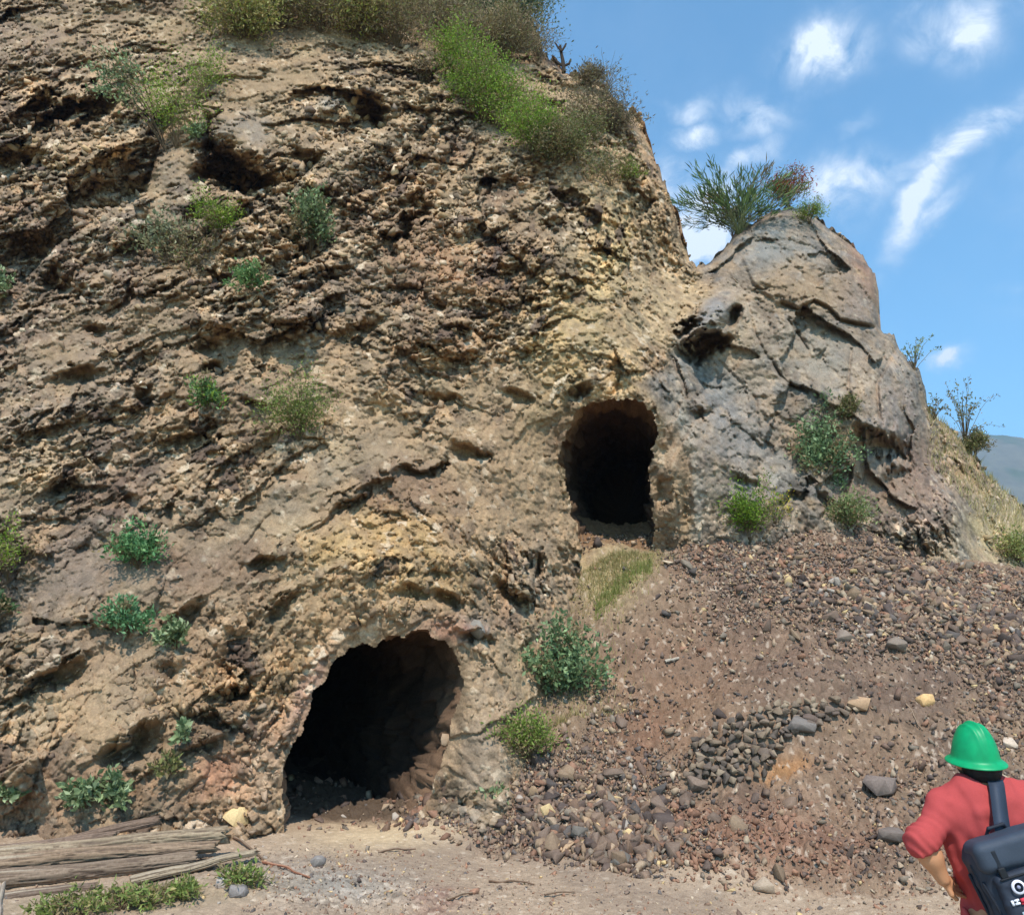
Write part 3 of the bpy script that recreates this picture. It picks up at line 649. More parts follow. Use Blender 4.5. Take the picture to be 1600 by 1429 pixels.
# low terrain far around, the valley side and the mountain across the valley
xs = np.concatenate([-np.geomspace(2500, 12, 40), np.geomspace(12, 2500, 40)])
ysf = np.concatenate([-np.geomspace(700, 4, 14)[:], np.geomspace(4, 2400, 60)])
VX, VY = np.meshgrid(xs, ysf)
VZ = -1.2 - 30 * sst(20, 400, np.hypot(VX, VY))
o = mesh_np('valley_floor', np.stack([VX, VY, VZ], -1).reshape(-1, 3), grid_faces(*VX.shape)[:, ::-1].copy(), M_FAR, np.ones((VX.size, 3)) * srgb(140, 130, 96))
o['kind'] = 'structure'
mx_ = np.linspace(-300, 2300, 260); my_ = np.linspace(900, 2300, 150)
MX, MY = np.meshgrid(mx_, my_)
hp = np.stack([MX, MY, MX * 0], -1)
ridge = np.interp(MX / MY * 1000, [-200, 480, 560, 600, 640, 680, 760, 900, 1500], [180, 236, 243, 240, 236, 225, 240, 210, 190]) / 1000
MZ = (ridge + .018) * 1650 * sst(900, 1650, MY) * np.where(MY > 1650, 1 - .25 * sst(1650, 2300, MY), 1) + 26 * fbm(hp / 260, 5, 501) * sst(900, 1200, MY) - 30
mcol = np.ones(MX.shape + (3,)) * srgb(104, 100, 80); mcol = mixc(mcol, srgb(142, 122, 88), sst(-.1, .6, fbm(hp / 120, 4, 502))); mcol = mixc(mcol, srgb(70, 84, 52), sst(.1, .6, fbm(hp / 60, 4, 503)))
o = mesh_np('mountain', np.stack([MX, MY, MZ], -1).reshape(-1, 3), grid_faces(*MX.shape), M_FAR, mcol.reshape(-1, 3)); o['kind'] = 'structure'

# ------------------------------------------------------------------ stones
def hull(seed, n=14, sq=(1, .8, .62), box=0.0):
    r = np.random.default_rng(seed)
    p = r.normal(size=(n, 3)); p /= np.linalg.norm(p, axis=1)[:, None]
    if box: p = p / (np.abs(p).max(1)[:, None] ** box)
    p = p * r.uniform(.8, 1.0, (n, 1)) * np.array(sq)
    bm = bmesh.new()
    for q_ in p: bm.verts.new(q_)
    res = bmesh.ops.convex_hull(bm, input=bm.verts)
    bmesh.ops.delete(bm, geom=[e for e in res['geom_interior'] if isinstance(e, bmesh.types.BMVert)], context='VERTS')
    bmesh.ops.bevel(bm, geom=list(bm.edges), offset=.02, segments=1, affect='EDGES', profile=.5)
    bmesh.ops.triangulate(bm, faces=bm.faces)
    bm.verts.ensure_lookup_table()
    V = np.array([v.co[:] for v in bm.verts]); bm.verts.index_update(); F = np.array([[v.index for v in f.verts] for f in bm.faces]); bm.free()
    return V, F
def hull_low(seed, n=9):
    r = np.random.default_rng(seed)
    p = r.normal(size=(n, 3)); p /= np.linalg.norm(p, axis=1)[:, None]; p = p / (np.abs(p).max(1)[:, None] ** .6) * np.array((1, .74, .5))
    bm = bmesh.new()
    for q_ in p: bm.verts.new(q_)
    res = bmesh.ops.convex_hull(bm, input=bm.verts)
    bmesh.ops.delete(bm, geom=[e for e in res['geom_interior'] if isinstance(e, bmesh.types.BMVert)], context='VERTS')
    V = np.array([v.co[:] for v in bm.verts]); bm.verts.index_update(); F = np.array([[v.index for v in f.verts] for f in bm.faces]); bm.free()
    return V, F
HUL = [hull(900 + i, random.choice((8, 8, 9, 10)), (1, random.uniform(.6, .85), random.uniform(.4, .65)), random.choice((.3, .5, .8))) for i in range(16)]
HLO = [hull_low(700 + i, random.choice((7, 8, 8))) for i in range(14)]
def rrot(r):
    q_ = r.normal(size=4); q_ /= np.linalg.norm(q_); w, x, y, z = q_
    return np.array([[1 - 2 * (y * y + z * z), 2 * (x * y - z * w), 2 * (x * z + y * w)], [2 * (x * y + z * w), 1 - 2 * (x * x + z * z), 2 * (y * z - x * w)], [2 * (x * z - y * w), 2 * (y * z + x * w), 1 - 2 * (x * x + y * y)]])
STONE_COLS = [(124, 108, 100), (138, 120, 108), (154, 132, 116), (110, 104, 102), (166, 144, 122), (132, 110, 98), (144, 134, 122), (184, 164, 142), (104, 92, 88), (160, 134, 116)]
PALE = [(206, 190, 168), (220, 196, 150), (198, 170, 140), (186, 178, 170)]
def stone_col(r, pale=.06, red=0):
    c = srgb(*(PALE[r.integers(len(PALE))] if r.random() < pale else STONE_COLS[r.integers(len(STONE_COLS))]))
    if red and r.random() < red: c = srgb(164, 128, 108)
    return c * r.uniform(.75, 1.25) * np.array([.74, .67, .60])
# where stones lie, as a density over the scree; the piles are where the photograph has them
def dens(u, v):
    d = .09
    for (a, b, ra, rb, ang, s) in [(930, 1285, 150, 58, 8, 1.9), (860, 1220, 110, 44, -20, 1.4), (1040, 1210, 60, 40, -20, .7), (985, 1345, 70, 26, 10, .8), (800, 1290, 60, 36, 0, .7), (960, 1120, 50, 20, -30, .5), (1450, 950, 220, 50, 12, 1.4), (1250, 900, 150, 40, 6, .9), (1530, 960, 120, 40, 12, .9), (1500, 1010, 140, 26, 18, .7), (1170, 1335, 160, 50, 0, .5),
                                   (1420, 1230, 110, 60, 10, .35), (1560, 1130, 60, 60, 0, .55), (1400, 1350, 130, 40, 0, .4), (1150, 960, 70, 24, -20, .5), (1330, 1000, 60, 20, 15, .55), (1560, 1290, 60, 100, 0, .4)]:
        c_, s_ = math.cos(R(-ang)), math.sin(R(-ang))
        x = ((u - a) * c_ - (v - b) * s_) / ra; y = ((u - a) * s_ + (v - b) * c_) / rb
        d += s * math.exp(-(x * x + y * y))
    if ((u - 970) / 75) ** 2 + ((v - 900) / 50) ** 2 < 1: d *= .1
    return d
rs = np.random.default_rng(42)
cand = []
while len(cand) < 52000:
    x = rs.uniform(-1.3, 8.2); y = rs.uniform(6.6, 13.2)
    k = talus_mask(x, y)
    if k < -.25: 
        continue
    z = gz_at(x, y); u, v = proj(np.array([x, y, z]))
    if not (620 < u < 1750 and v < 1450): continue
    w = dens(float(u), float(v)) * (y / 8) ** 1.6
    if k < .0: w *= .35
    if rs.random() < w * .8: cand.append((x, y, z, float(u), float(v), w))
def build_stones(name, items, protos, label, group=None):
    Vs = []; Fs = []; Cs = []; n = 0
    for (p, s, c, rot) in items:
        V, F = protos[rs.integers(len(protos))]
        q_ = (V * s) @ rot.T + p
        Vs.append(q_); Fs.append(F + n); n += len(V); Cs.append(np.repeat(c[None], len(V), 0))
    o = mesh_np(name, np.vstack(Vs), np.vstack(Fs), M_STONE, np.vstack(Cs))
    return tag(o, label, 'rubble', None, 'stuff')
items = []; bigs = []
for (x, y, z, u, v, w) in cand:
    pile = blob(np.array(u), np.array(v), 930, 1290, 150, 62, 8) + .8 * blob(np.array(u), np.array(v), 1450, 960, 240, 60, 12)
    s = rs.lognormal(math.log(.0155 + .0185 * float(pile)), .6)
    s = min(s, .13)
    red = .5 if (1050 < u < 1350 and v > 1250) else .1
    bigs.append((s, x, y, z, u, v, stone_col(rs, .09, red)))
bigs.sort(key=lambda a: -a[0] / a[2])
vis = [b for b in bigs if 0 < b[4] < 1600 and b[5] < 1429]
ind = vis[:250]; ids = set(id(b) for b in ind)
for b in bigs:
    if id(b) in ids: continue
    s, x, y, z, u, v, c = b
    items.append((np.array([x, y, z + s * .25]), s * np.array([1, 1, 1]), c, rrot(rs)))
build_stones('rubble', items, HLO, 'small grey and brown rubble stones strewn over the scree slope')
# broken pieces lying in and sticking out of the cliff
citems = []
rc = np.random.default_rng(77)
while len(citems) < 11500:
    u = rc.uniform(-120, 1560); v = rc.uniform(-60, 1330)
    i = int(round((u - us[0]) / STEP)); j = int(round((v - vg[0]) / (VB - vg[0]) * (NV - 1)))
    if not (0 < i < NU - 1 and 0 < j < NV - 1) or v < vsky[i] - 3 or sd1[j, i] < 8 or sd2[j, i] < 8: continue
    w = .10 + .45 * (v < vsky[i] + 26) * (u > 800) + .75 * blk[j, i] + .35 * patch[j, i] * (1 - dirt[j, i])
    w *= (1 - .85 * slab[j, i]) * (1 - .75 * dirt[j, i])
    if rc.random() > w: continue
    p = Pc[j, i]; s_ = min(.10, rc.lognormal(math.log(.028 + .022 * blk[j, i]), .5)) * p[1] / 11
    rr_ = rrot(rc)
    citems.append((p + np.array([0, -.15 * s_, 0]), s_ * np.array([1, 1, 1]), col[j, i] * rc.uniform(.75, 1.3) * np.array([1, 1, rc.uniform(.9, 1.08)]), rr_))
rs2 = rs; rs = rc
build_stones('loose_rock', citems, HLO, 'countless broken bits of rock stuck in the face of the cliff')
rs = rs2
# the largest of them, each an object of its own
sm_proto = {}
for k, (V, F) in enumerate(HUL):
    for j, cl in enumerate(STONE_COLS[:8] + PALE[:2]):
        sm_proto[(k, j)] = None
def stone_obj(p, s, colr, rot, name='rock', hk_=None, mesh=None):
    hk_ = rs.integers(len(HUL)) if hk_ is None else hk_
    if mesh is None:
        V, F = HUL[hk_]
        o = mesh_np(name, V, F, M_STONE, np.repeat(colr[None], len(V), 0))
    else:
        o = mesh.copy(); C.objects.link(o)
    o.location = p; o.scale = s if np.ndim(s) else (s, s, s)
    o.rotation_euler = Matrix(rot.tolist()).to_euler()
    return o
allc_ = STONE_COLS + PALE
for n_, (s, x, y, z, u, v, c) in enumerate(ind):
    j = int(np.argmin([np.abs(np.log(srgb(*q_) * np.array([.74, .67, .60])) - np.log(c)).sum() for q_ in allc_])); k = int(rs.integers(len(HUL)))
    pr = sm_proto.get((k, j))
    o = stone_obj((x, y, z + s * .3), s * 1.12, srgb(*allc_[j]) * np.array([.66, .60, .54]) * rs.uniform(.8, 1.2), rrot(rs), hk_=k, mesh=pr)
    if pr is None: sm_proto[(k, j)] = o
    NEAR = [(905, 1307, 'the dark blue grey boulder'), (968, 1352, 'the slate grey boulder at the pile foot'), (768, 1262, 'the left tip of the rubble pile'), (1090, 1238, 'the left end of the stacked stone wall'), (1345, 1106, 'the right end of the stacked stone wall'), (826, 1190, 'the yellow green bush above the pile'),
            (1318, 1000, 'the grey brown boulder above the stone wall'), (1400, 1012, 'the grey boulder on the upper scree'), (1525, 1150, 'the green helmet'), (1375, 1240, 'the low grey boulder left of the person'), (1195, 1392, 'the pale rounded rock at the scree bottom'), (1172, 852, 'the bright green bush at the outcrop'),
            (1590, 900, 'the pale brush at the right edge'), (1000, 960, 'the grassy ramp'), (1430, 1320, 'the left elbow of the person'), (1447, 1101, 'the pale orange rock'), (1230, 1178, 'the orange earth patch')]
    la = min(NEAR, key=lambda q_: math.hypot(q_[0] - u, q_[1] - v)); dd_ = math.hypot(la[0] - u, la[1] - v)
    dr_ = ('right of' if u > la[0] else 'left of') if abs(u - la[0]) > abs(v - la[1]) else ('below' if v > la[1] else 'above')
    ds_ = 'just ' if dd_ < 38 else '' if dd_ < 85 else 'well '
    tone_ = ('pale' if j >= len(STONE_COLS) else 'grey' if j in (3, 6, 8) else 'reddish brown' if j in (5, 9) else 'brown')
    if u < 1090 and v > 1080: wh, g = 'in the rubble pile right of the lower tunnel', 'stones in the pile right of the lower tunnel'
    elif v < 1080: wh, g = 'on the upper scree below the outcrop', 'stones on the upper scree'
    else: wh, g = 'on the lower scree near the person', 'stones on the lower scree'
    szw = 'big ' if n_ < 50 else '' if n_ < 150 else 'smallish '
    tag(o, '%s%s stone %s%s %s' % (szw, tone_, ds_, dr_, la[2]), 'rock', '%s %s' % (tone_, g))

# named rocks that can be told apart: (u, v, half width px, half height px, colour, name, label, on the cliff?)
ROCKS = [(368, 1277, 21, 15, (222, 198, 152), 'boulder', 'pale yellow boulder at the right end of the timber pile', 1), (224, 603, 9, 8, (232, 224, 214), 'rock', 'small whitish rock stuck in the cliff left of the round green bushes', 1),
         (1447, 1101, 13, 12, (222, 186, 136), 'rock', 'pale orange rock lying on the scree above the green helmet', 0), (1345, 1106, 22, 14, (178, 150, 124), 'boulder', 'tan boulder at the right end of the stacked stone wall', 0),
         (1252, 1142, 24, 14, (128, 122, 120), 'boulder', 'grey boulder lying at the middle of the stacked stone wall', 0), (1090, 1238, 20, 12, (134, 118, 108), 'boulder', 'flat brown boulder under the left end of the stacked stone wall', 0),
         (744, 984, 15, 17, (140, 136, 132), 'boulder', 'blue grey block jutting out beside the top of the lower tunnel', 1), (694, 1156, 9, 10, (166, 146, 126), 'rock', 'pale rock lodged in the right edge of the lower tunnel', 1),
         (905, 1307, 16, 14, (112, 108, 104), 'boulder', 'dark blue grey boulder in the middle of the lower rubble pile', 0), (968, 1352, 18, 15, (118, 114, 110), 'boulder', 'slate grey boulder at the foot of the lower rubble pile', 0),
         (1005, 1335, 22, 15, (126, 108, 98), 'boulder', 'brown boulder beside the slate grey one at the pile foot', 0), (1318, 1000, 18, 11, (142, 130, 122), 'boulder', 'grey brown boulder on the scree above the stone wall', 0),
         (1400, 1012, 18, 12, (136, 124, 116), 'boulder', 'grey boulder on the upper scree right of the green bush', 0), (1375, 1240, 26, 14, (132, 120, 116), 'boulder', 'low grey boulder on the scree left of the person', 0),
         (1195, 1392, 17, 12, (176, 160, 144), 'rock', 'pale rounded rock at the bottom edge of the scree', 0), (1578, 1166, 10, 9, (206, 190, 176), 'rock', 'pale rock on the scree right of the green helmet', 0),
         (345, 1385, 10, 10, (190, 184, 184), 'rock', 'whitish rock on the ground below the end of the logs', 0), (372, 1398, 14, 9, (142, 138, 140), 'rock', 'grey rock on the ground right of the whitish rock', 0),
         (498, 1352, 12, 10, (142, 138, 138), 'rock', 'grey rock on the gravel in front of the lower tunnel', 0), (1392, 1308, 20, 10, (120, 110, 106), 'rock', 'dark rock on the scree beside the left elbow of the person', 0),
         (600, 1222, 34, 12, (120, 110, 104), 'boulder', 'grey slab lying in the dark inside the lower tunnel', 0), (1108, 486, 0, 0, (0, 0, 0), '', '', 0)]
for (u, v, a, b, c, nm, lab, oncl) in ROCKS:
    if not a: continue
    p = on_cliff(u, v) if oncl else on_ground(u, v)
    m_ = p[1] / FPX * 1.0
    ang = rs.uniform(-.3, .3)
    V, F = hull(1200 + int(u) % 97, 15, (1, .85, .8), .45)
    V = V / np.abs(V).max(0)
    rt = np.array(Matrix.Rotation(ang, 3, 'Y')) @ np.array(Matrix.Rotation(rs.uniform(0, 6), 3, 'Z'))
    V = V @ rt.T; V = V / np.abs(V).max(0) * np.array([a * m_, a * m_ * .8, b * m_])
    cc = srgb(*c) * np.array([.92, .84, .74]) * (1 + .12 * vnoise(V * 40, 9))[:, None]
    o = mesh_np(nm, V, F, M_STONE, cc); o.location = p + np.array([0, -.02 if oncl else 0, 0 if oncl else b * m_ * .45])
    tag(o, lab, nm)

# stacked stone wall on the slope
WP = [(1066, 1212), (1072, 1180), (1085, 1158), (1120, 1140), (1160, 1122), (1200, 1108), (1245, 1100), (1300, 1098), (1335, 1092), (1338, 1112), (1290, 1130), (1235, 1150), (1215, 1180), (1210, 1205), (1180, 1222), (1130, 1226), (1090, 1222)]
its = []; pts_ = []
tries = 0
while tries < 14000:
    tries += 1
    u, v = rs.uniform(1060, 1345), rs.uniform(1088, 1232)
    if poly_sd(np.array([u]), np.array([v]), WP)[0] > 0: continue
    if any(abs(u - a) / 1.3 < 7.2 and abs(v - b) < 7.0 for a, b in pts_): continue
    pts_.append((u, v))
for (u, v) in pts_:
    p = on_ground(u, v); r_ = rs.uniform(5.4, 8.2) * p[1] / FPX
    its.append((p + np.array([0, -.03, .03]), np.array([1.05, 1, 1]) * r_ * 1.1, srgb(*[(108, 92, 80), (122, 104, 88), (96, 84, 74), (134, 114, 94), (150, 130, 108)][rs.integers(5)]) * rs.uniform(.8, 1.15), np.array(Matrix.Rotation(rs.uniform(0, 6), 3, 'Z')) @ np.array(Matrix.Rotation(rs.uniform(-.3, .3), 3, 'X'))))
Vs = []; Fs = []; Cs = []; n = 0
for (p, s, c, rot) in its:
    V, F = HUL[rs.integers(len(HUL))]; V = V / np.abs(V).max(0) * [1, .8, .8]
    V = (V * s) @ rot.T + p; Vs.append(V); Fs.append(F + n); n += len(V); Cs.append(np.repeat(c[None], len(V), 0))
tag(mesh_np('dry_stone_wall', np.vstack(Vs), np.vstack(Fs), M_STONE, np.vstack(Cs)), 'low curved wall of stacked dark stones holding up the scree', 'wall')

# ------------------------------------------------------------------ plants
G_BLUE = [(126, 140, 98), (148, 164, 116), (104, 122, 80), (164, 176, 132)]
G_GREEN = [(98, 132, 78), (120, 152, 92), (80, 116, 66), (140, 160, 100)]
G_LIME = [(126, 150, 52), (148, 168, 62), (104, 132, 44), (162, 174, 84)]
G_OLIVE = [(122, 124, 74), (142, 138, 88), (104, 108, 62), (150, 132, 96)]
G_DRY = [(140, 122, 92), (156, 138, 106), (118, 104, 82), (128, 124, 84), (112, 96, 82)]
G_YEL = [(150, 156, 66), (178, 164, 62), (128, 140, 58), (196, 176, 70)]
def tube_np(path, rad, k=5):
    path = np.asarray(path, float); n = len(path); rad = np.broadcast_to(rad, (n,))
    tg = np.gradient(path, axis=0); tg /= np.linalg.norm(tg, axis=1)[:, None] + 1e-9
    ref = np.array([0, 1, 0.]) if abs(tg[0][1]) < .8 else np.array([1., 0, 0])
    a = np.cross(tg, ref); a /= np.linalg.norm(a, axis=1)[:, None] + 1e-9; b = np.cross(tg, a)
    th = np.linspace(0, 2 * np.pi, k, endpoint=False)
    V = path[:, None] + (a[:, None] * np.cos(th)[None, :, None] + b[:, None] * np.sin(th)[None, :, None]) * rad[:, None, None]
    idx = np.arange(n * k).reshape(n, k)
    F = np.stack([idx[:-1], np.roll(idx[:-1], -1, 1), np.roll(idx[1:], -1, 1), idx[1:]], -1).reshape(-1, 4)
    return V.reshape(-1, 3), F
def plant(name, cat, label, base, h, w, cols, al=.8, stems=16, lps=60, leaf=.03, ar=.42, spread=1.0, t0=.25, puff=.12, lean=(0, -.25, 0), droop=.15, seed=0, group=None, stemcol=(116, 98, 74), sr=.004, tips=None):
    h *= 1.12; w *= 1.15; lps = int(lps * 1.35)
    r = np.random.default_rng(seed + 1000)
    root = empty(name, base, label, cat, group)
    SV = []; SF = []; n = 0; LV = []; LC = []
    for s in range(stems):
        ph = r.uniform(0, 2 * np.pi); rad = r.uniform(.05, 1) ** .6
        wob_ = .55 + .75 * abs(math.cos(ph - seed))
        d = np.array([math.cos(ph) * w / 2 * rad * spread * wob_ * 1.15, math.sin(ph) * w / 2 * rad * spread * .8, h * (1 - .35 * rad * rad) * r.uniform(.5, 1.12)])
        d = d + np.array(lean) * h
        tt = np.linspace(0, 1, 7)[:, None]
        path = d * tt + np.array([0, 0, -1]) * droop * h * tt ** 2 * rad + np.array([0, 0, .12 * h]) * np.sin(tt * np.pi)
        path = path + np.cumsum(r.normal(size=(7, 3)), 0) * .022 * h * tt
        path[0] -= np.array([0, -.03, .02])
        V, F = tube_np(path, np.linspace(sr, sr * .3, 7), 3)
        SV.append(V); SF.append(F + n); n += len(V)
        tl = r.uniform(t0, 1, lps) ** .8
        c = np.stack([np.interp(tl, tt[:, 0], path[:, i]) for i in range(3)], -1) + r.normal(size=(lps, 3)) * puff * w * .5
        ax = d / np.linalg.norm(d); dirs = ax * .7 + r.normal(size=(lps, 3)) * al; dirs /= np.linalg.norm(dirs, axis=1)[:, None]
        sd_ = np.cross(dirs, r.normal(size=(lps, 3))); sd_ /= np.linalg.norm(sd_, axis=1)[:, None]
        up_ = np.cross(dirs, sd_)
        ln = leaf * r.uniform(.6, 1.35, (lps, 1))
        q_ = np.stack([c, c + dirs * ln * .5 + sd_ * ln * ar * .5 + up_ * ln * .08, c + dirs * ln, c + dirs * ln * .5 - sd_ * ln * ar * .5 + up_ * ln * .08], 1)
        LV.append(q_.reshape(-1, 3))
        cc = np.array([srgb(*cols[i]) for i in r.integers(len(cols), size=lps)]) * r.uniform(.7, 1.25, (lps, 1)) * r.uniform(.8, 1.15)
        if s % 6 == 3 and stems > 12: cc = np.array([srgb(150, 132, 96)]) * r.uniform(.7, 1.2, (lps, 1))
        if tips is not None:
            m_ = (tl > .82) & (r.random(lps) < .7); cc[m_] = np.array(srgb(*tips)) * r.uniform(.8, 1.2, (m_.sum(), 1))
        LC.append(np.repeat(cc, 4, 0))
    LV = np.vstack(LV); F = np.arange(len(LV)).reshape(-1, 4)
    mesh_np('foliage', LV, np.vstack([F[:, [0, 1, 2]], F[:, [0, 2, 3]]]), M_LEAF, np.vstack(LC), root)
    SV = np.vstack(SV); mesh_np('stem', SV, np.vstack(SF), M_STEM, np.repeat(srgb(*stemcol)[None], len(SV), 0), root)
    return root
def cplant(kind, u, v, wpx, hpx, label, seed, ground=False, **k):
    """a plant whose foot stands at photograph position (u, v)"""
    p = on_ground(u, v) if ground else on_cliff(u, v)
    m_ = p[1] / FPX
    base = dict(blue=dict(cols=G_BLUE, leaf=.075, ar=.5, stems=18, lps=34, puff=.16), green=dict(cols=G_GREEN, leaf=.06, ar=.45, stems=20, lps=40, puff=.16), lime=dict(cols=G_LIME, leaf=.05, ar=.35, stems=24, lps=52, puff=.16),
                olive=dict(cols=G_OLIVE, leaf=.06, ar=.38, stems=26, lps=60, puff=.24), dry=dict(cols=G_DRY, leaf=.075, ar=.22, stems=30, lps=60, puff=.22, sr=.006), yel=dict(cols=G_YEL, leaf=.045, ar=.35, stems=20, lps=44, puff=.16),
                blade=dict(cols=G_GREEN + G_LIME[:1], leaf=.2, ar=.07, stems=60, lps=20, puff=.03, t0=.25, al=.22), twig=dict(cols=G_OLIVE, leaf=.05, ar=.5, stems=14, lps=7, puff=.05, sr=.007))[kind].copy()
    base.update(k)
    nm = base.pop('name', 'shrub'); ct = base.pop('cat', nm.replace('_', ' '))
    return plant(nm, ct, label, p + np.array([0, -.02, 0]), hpx * m_, wpx * m_, seed=seed, **base)
P_ = cplant
# on the face of the cliff
P_('blue', 262, 240, 70, 225, 'tall blue green shrub leaning left at the upper left of the cliff', 1, lean=(-.42, -.12, 0), spread=.7, stems=14, lps=48, t0=.38, stemcol=(104, 86, 66), sr=.012, droop=.02)
P_('lime', 275, 232, 120, 150, 'broad yellow green bush beside the leaning blue green shrub', 2, lean=(.02, -.2, 0), stems=34, lps=70)
P_('lime', 305, 160, 60, 100, 'slender yellow green bush reaching up right of the broad one', 3, lean=(.28, -.1, 0), stems=18, spread=.6, name='bush')
P_('blue', 306, 222, 26, 30, 'tiny blue green sprig under the broad yellow green bush', 4, stems=10, name='sprig')
P_('blue', 485, 395, 80, 100, 'dark blue green bush alone on the upper middle of the cliff', 5, cols=[(104, 118, 76), (126, 142, 94), (84, 100, 62), (146, 158, 116)], stems=26, lps=46)
P_('blue', 262, 412, 90, 85, 'sparse grey green bush below the bare earth chute', 6, stems=20, lps=26, lean=(-.15, -.2, 0), cols=[(142, 144, 108), (160, 158, 124), (122, 128, 92)])
P_('lime', 338, 380, 62, 85, 'bright yellow green bush right of the sparse grey green one', 7, stems=24)
P_('olive', 315, 425, 100, 60, 'thin dry looking bush below the bright yellow green one', 8, stems=18, lps=26, cols=G_DRY + G_OLIVE)
P_('green', 390, 468, 48, 62, 'small green bush at the end of the bush chain on the cliff', 9, stems=16)
P_('blue', 2, 480, 34, 60, 'dark green shrub cut off by the left edge of the photo, higher one', 10, stems=14)
P_('green', 330, 648, 52, 62, 'small leafy green bush beside the reddish hollow', 11, cols=G_GREEN + G_LIME[:1])
P_('olive', 468, 690, 88, 100, 'round olive green bush in the middle of the cliff', 12, cols=[(122, 138, 64), (142, 152, 78), (98, 118, 56)], stems=40, lps=70, leaf=.04)
P_('yel', 12, 905, 84, 90, 'pale yellow green bush at the left edge of the photo', 13, cols=G_LIME + G_DRY[:2], stems=26, lps=36)
P_('green', -2, 965, 50, 60, 'dark green bush under the pale one at the left edge', 14, cols=[(70, 96, 60), (92, 118, 74)])
P_('green', 216, 888, 74, 62, 'fresh green bush on the smooth dirt streak', 15, cols=[(98, 140, 88), (126, 164, 106), (76, 118, 72)], stems=28)
P_('green', 200, 992, 58, 58, 'fresh green bush just below the one on the dirt streak', 16, cols=[(98, 140, 92), (122, 158, 112)], stems=22)
P_('blue', 275, 1014, 38, 44, 'small green shrub right of and below the two fresh green bushes', 17, stems=12)
P_('blue', 292, 1165, 20, 36, 'thin little plant above the tunnel side of the low ledge', 18, stems=8, lps=14, name='weed')
P_('blue', 264, 1215, 30, 32, 'faint grey green weed under the low ledge', 19, stems=9, lps=14, name='weed', cols=G_OLIVE)
P_('blue', 137, 1262, 52, 42, 'blue green weed above the timber pile, left of two', 20, stems=14, lps=24, name='weed')
P_('blue', 186, 1262, 36, 48, 'blue green weed above the timber pile, right of two', 21, stems=12, lps=24, name='weed')
P_('blue', 16, 1252, 24, 24, 'tiny blue green weed above the logs at the left edge', 22, stems=9, lps=14, name='weed')
# cliff top
DRY = [(375, 62, 90, 80, 'olive'), (430, 44, 100, 90, 'olive'), (500, 52, 110, 90, 'dry'), (560, 62, 100, 90, 'olive'), (620, 72, 110, 100, 'dry'), (470, 6, 120, 80, 'dry'), (560, 4, 120, 80, 'olive'), (650, 20, 110, 90, 'olive'), (700, 62, 90, 80, 'dry'), (745, 100, 80, 70, 'dry'), (790, 100, 80, 80, 'dry')]
LBL = ['olive bush at the left end of the brush along the cliff top', 'olive bush second from the left along the cliff top', 'dry brown bush third from the left along the cliff top', 'olive bush in the middle of the cliff top brush', 'dry brown bush left of the bright green sweep',
       'dry brown bush cut by the top edge, left of two', 'olive bush cut by the top edge above the middle brush', 'olive bush cut by the top edge above the bright green sweep', 'dry bush right above the start of the bright green sweep', 'low dry bush between the bright green sweep and the tall bush', 'dry bush under the tall bush at the skyline']
for i, ((u, v, w_, h_, kd), lb) in enumerate(zip(DRY, LBL)): P_(kd, u, v, w_ * 1.25, h_ * 1.1, lb, 40 + i, name='bush', group='bushes along the cliff top', stems=44, lps=95, leaf=.085, cols=[(176, 166, 102), (160, 168, 84), (190, 172, 118), (146, 144, 82)] if kd == 'olive' else [(156, 136, 106), (138, 120, 96), (170, 154, 114), (140, 138, 86)])
P_('olive', 806, 78, 110, 150, 'tall green brown bush on the skyline at the top edge', 60, stems=48, lps=90, leaf=.08, name='bush', cols=[(112, 124, 78), (92, 108, 66), (134, 132, 92)])
P_('blue', 745, 30, 80, 60, 'dark green bush with shadowy leaves at the top edge', 61, stems=24, cols=[(60, 76, 56), (84, 98, 74)], name='bush')
P_('dry', 838, 96, 60, 70, 'wispy bare bush leaning over the skyline', 62, stems=26, lps=14, name='bush', lean=(.2, 0, 0))
for i, (u, v, w_, h_, lb) in enumerate([(712, 132, 100, 92, 'bright green bush at the top end of the green sweep'), (745, 168, 112, 92, 'bright green bush second from the top of the green sweep'), (785, 205, 118, 92, 'bright green bush in the middle of the green sweep'),
        (830, 240, 118, 77, 'bright green bush fourth down the green sweep'), (872, 262, 100, 70, 'bright green bush at the lower end of the green sweep')]):
    P_('lime', u, v, w_, h_, lb, 70 + i, name='bush', group='bright green bushes sweeping down below the cliff top', stems=60, lps=90, leaf=.055, cols=[(122, 156, 44), (142, 172, 54), (106, 138, 44), (156, 174, 78), (150, 146, 86)] if i < 4 else G_OLIVE, lean=(0, -.3, 0))
P_('dry', 930, 195, 110, 70, 'dry greyish brush just below the skyline right of the green sweep', 80, name='bush')
P_('olive', 905, 235, 80, 60, 'dull olive bush right of the green sweep', 81, name='bush')
P_('dry', 965, 215, 60, 60, 'dry brush at the bend of the skyline', 82, name='bush')
P_('olive', 955, 290, 110, 60, 'faded olive brush low on the right shoulder of the cliff', 83, name='bush', lps=34)
P_('lime', 985, 292, 44, 44, 'small yellow green bush near the right edge of the cliff shoulder', 84, cols=G_LIME + G_DRY[:1], lps=30)
P_('twig', 948, 142, 60, 62, 'thin leafless twigs standing on the skyline above the cliff shoulder', 85, stems=18, lps=4, name='bush')
P_('dry', 922, 136, 50, 30, 'low brown bush beside the dark dead stump', 86, name='bush')
P_('olive', 660, 130, 50, 40, 'thin weed left of the top of the green sweep', 87, cols=G_DRY, lps=24)
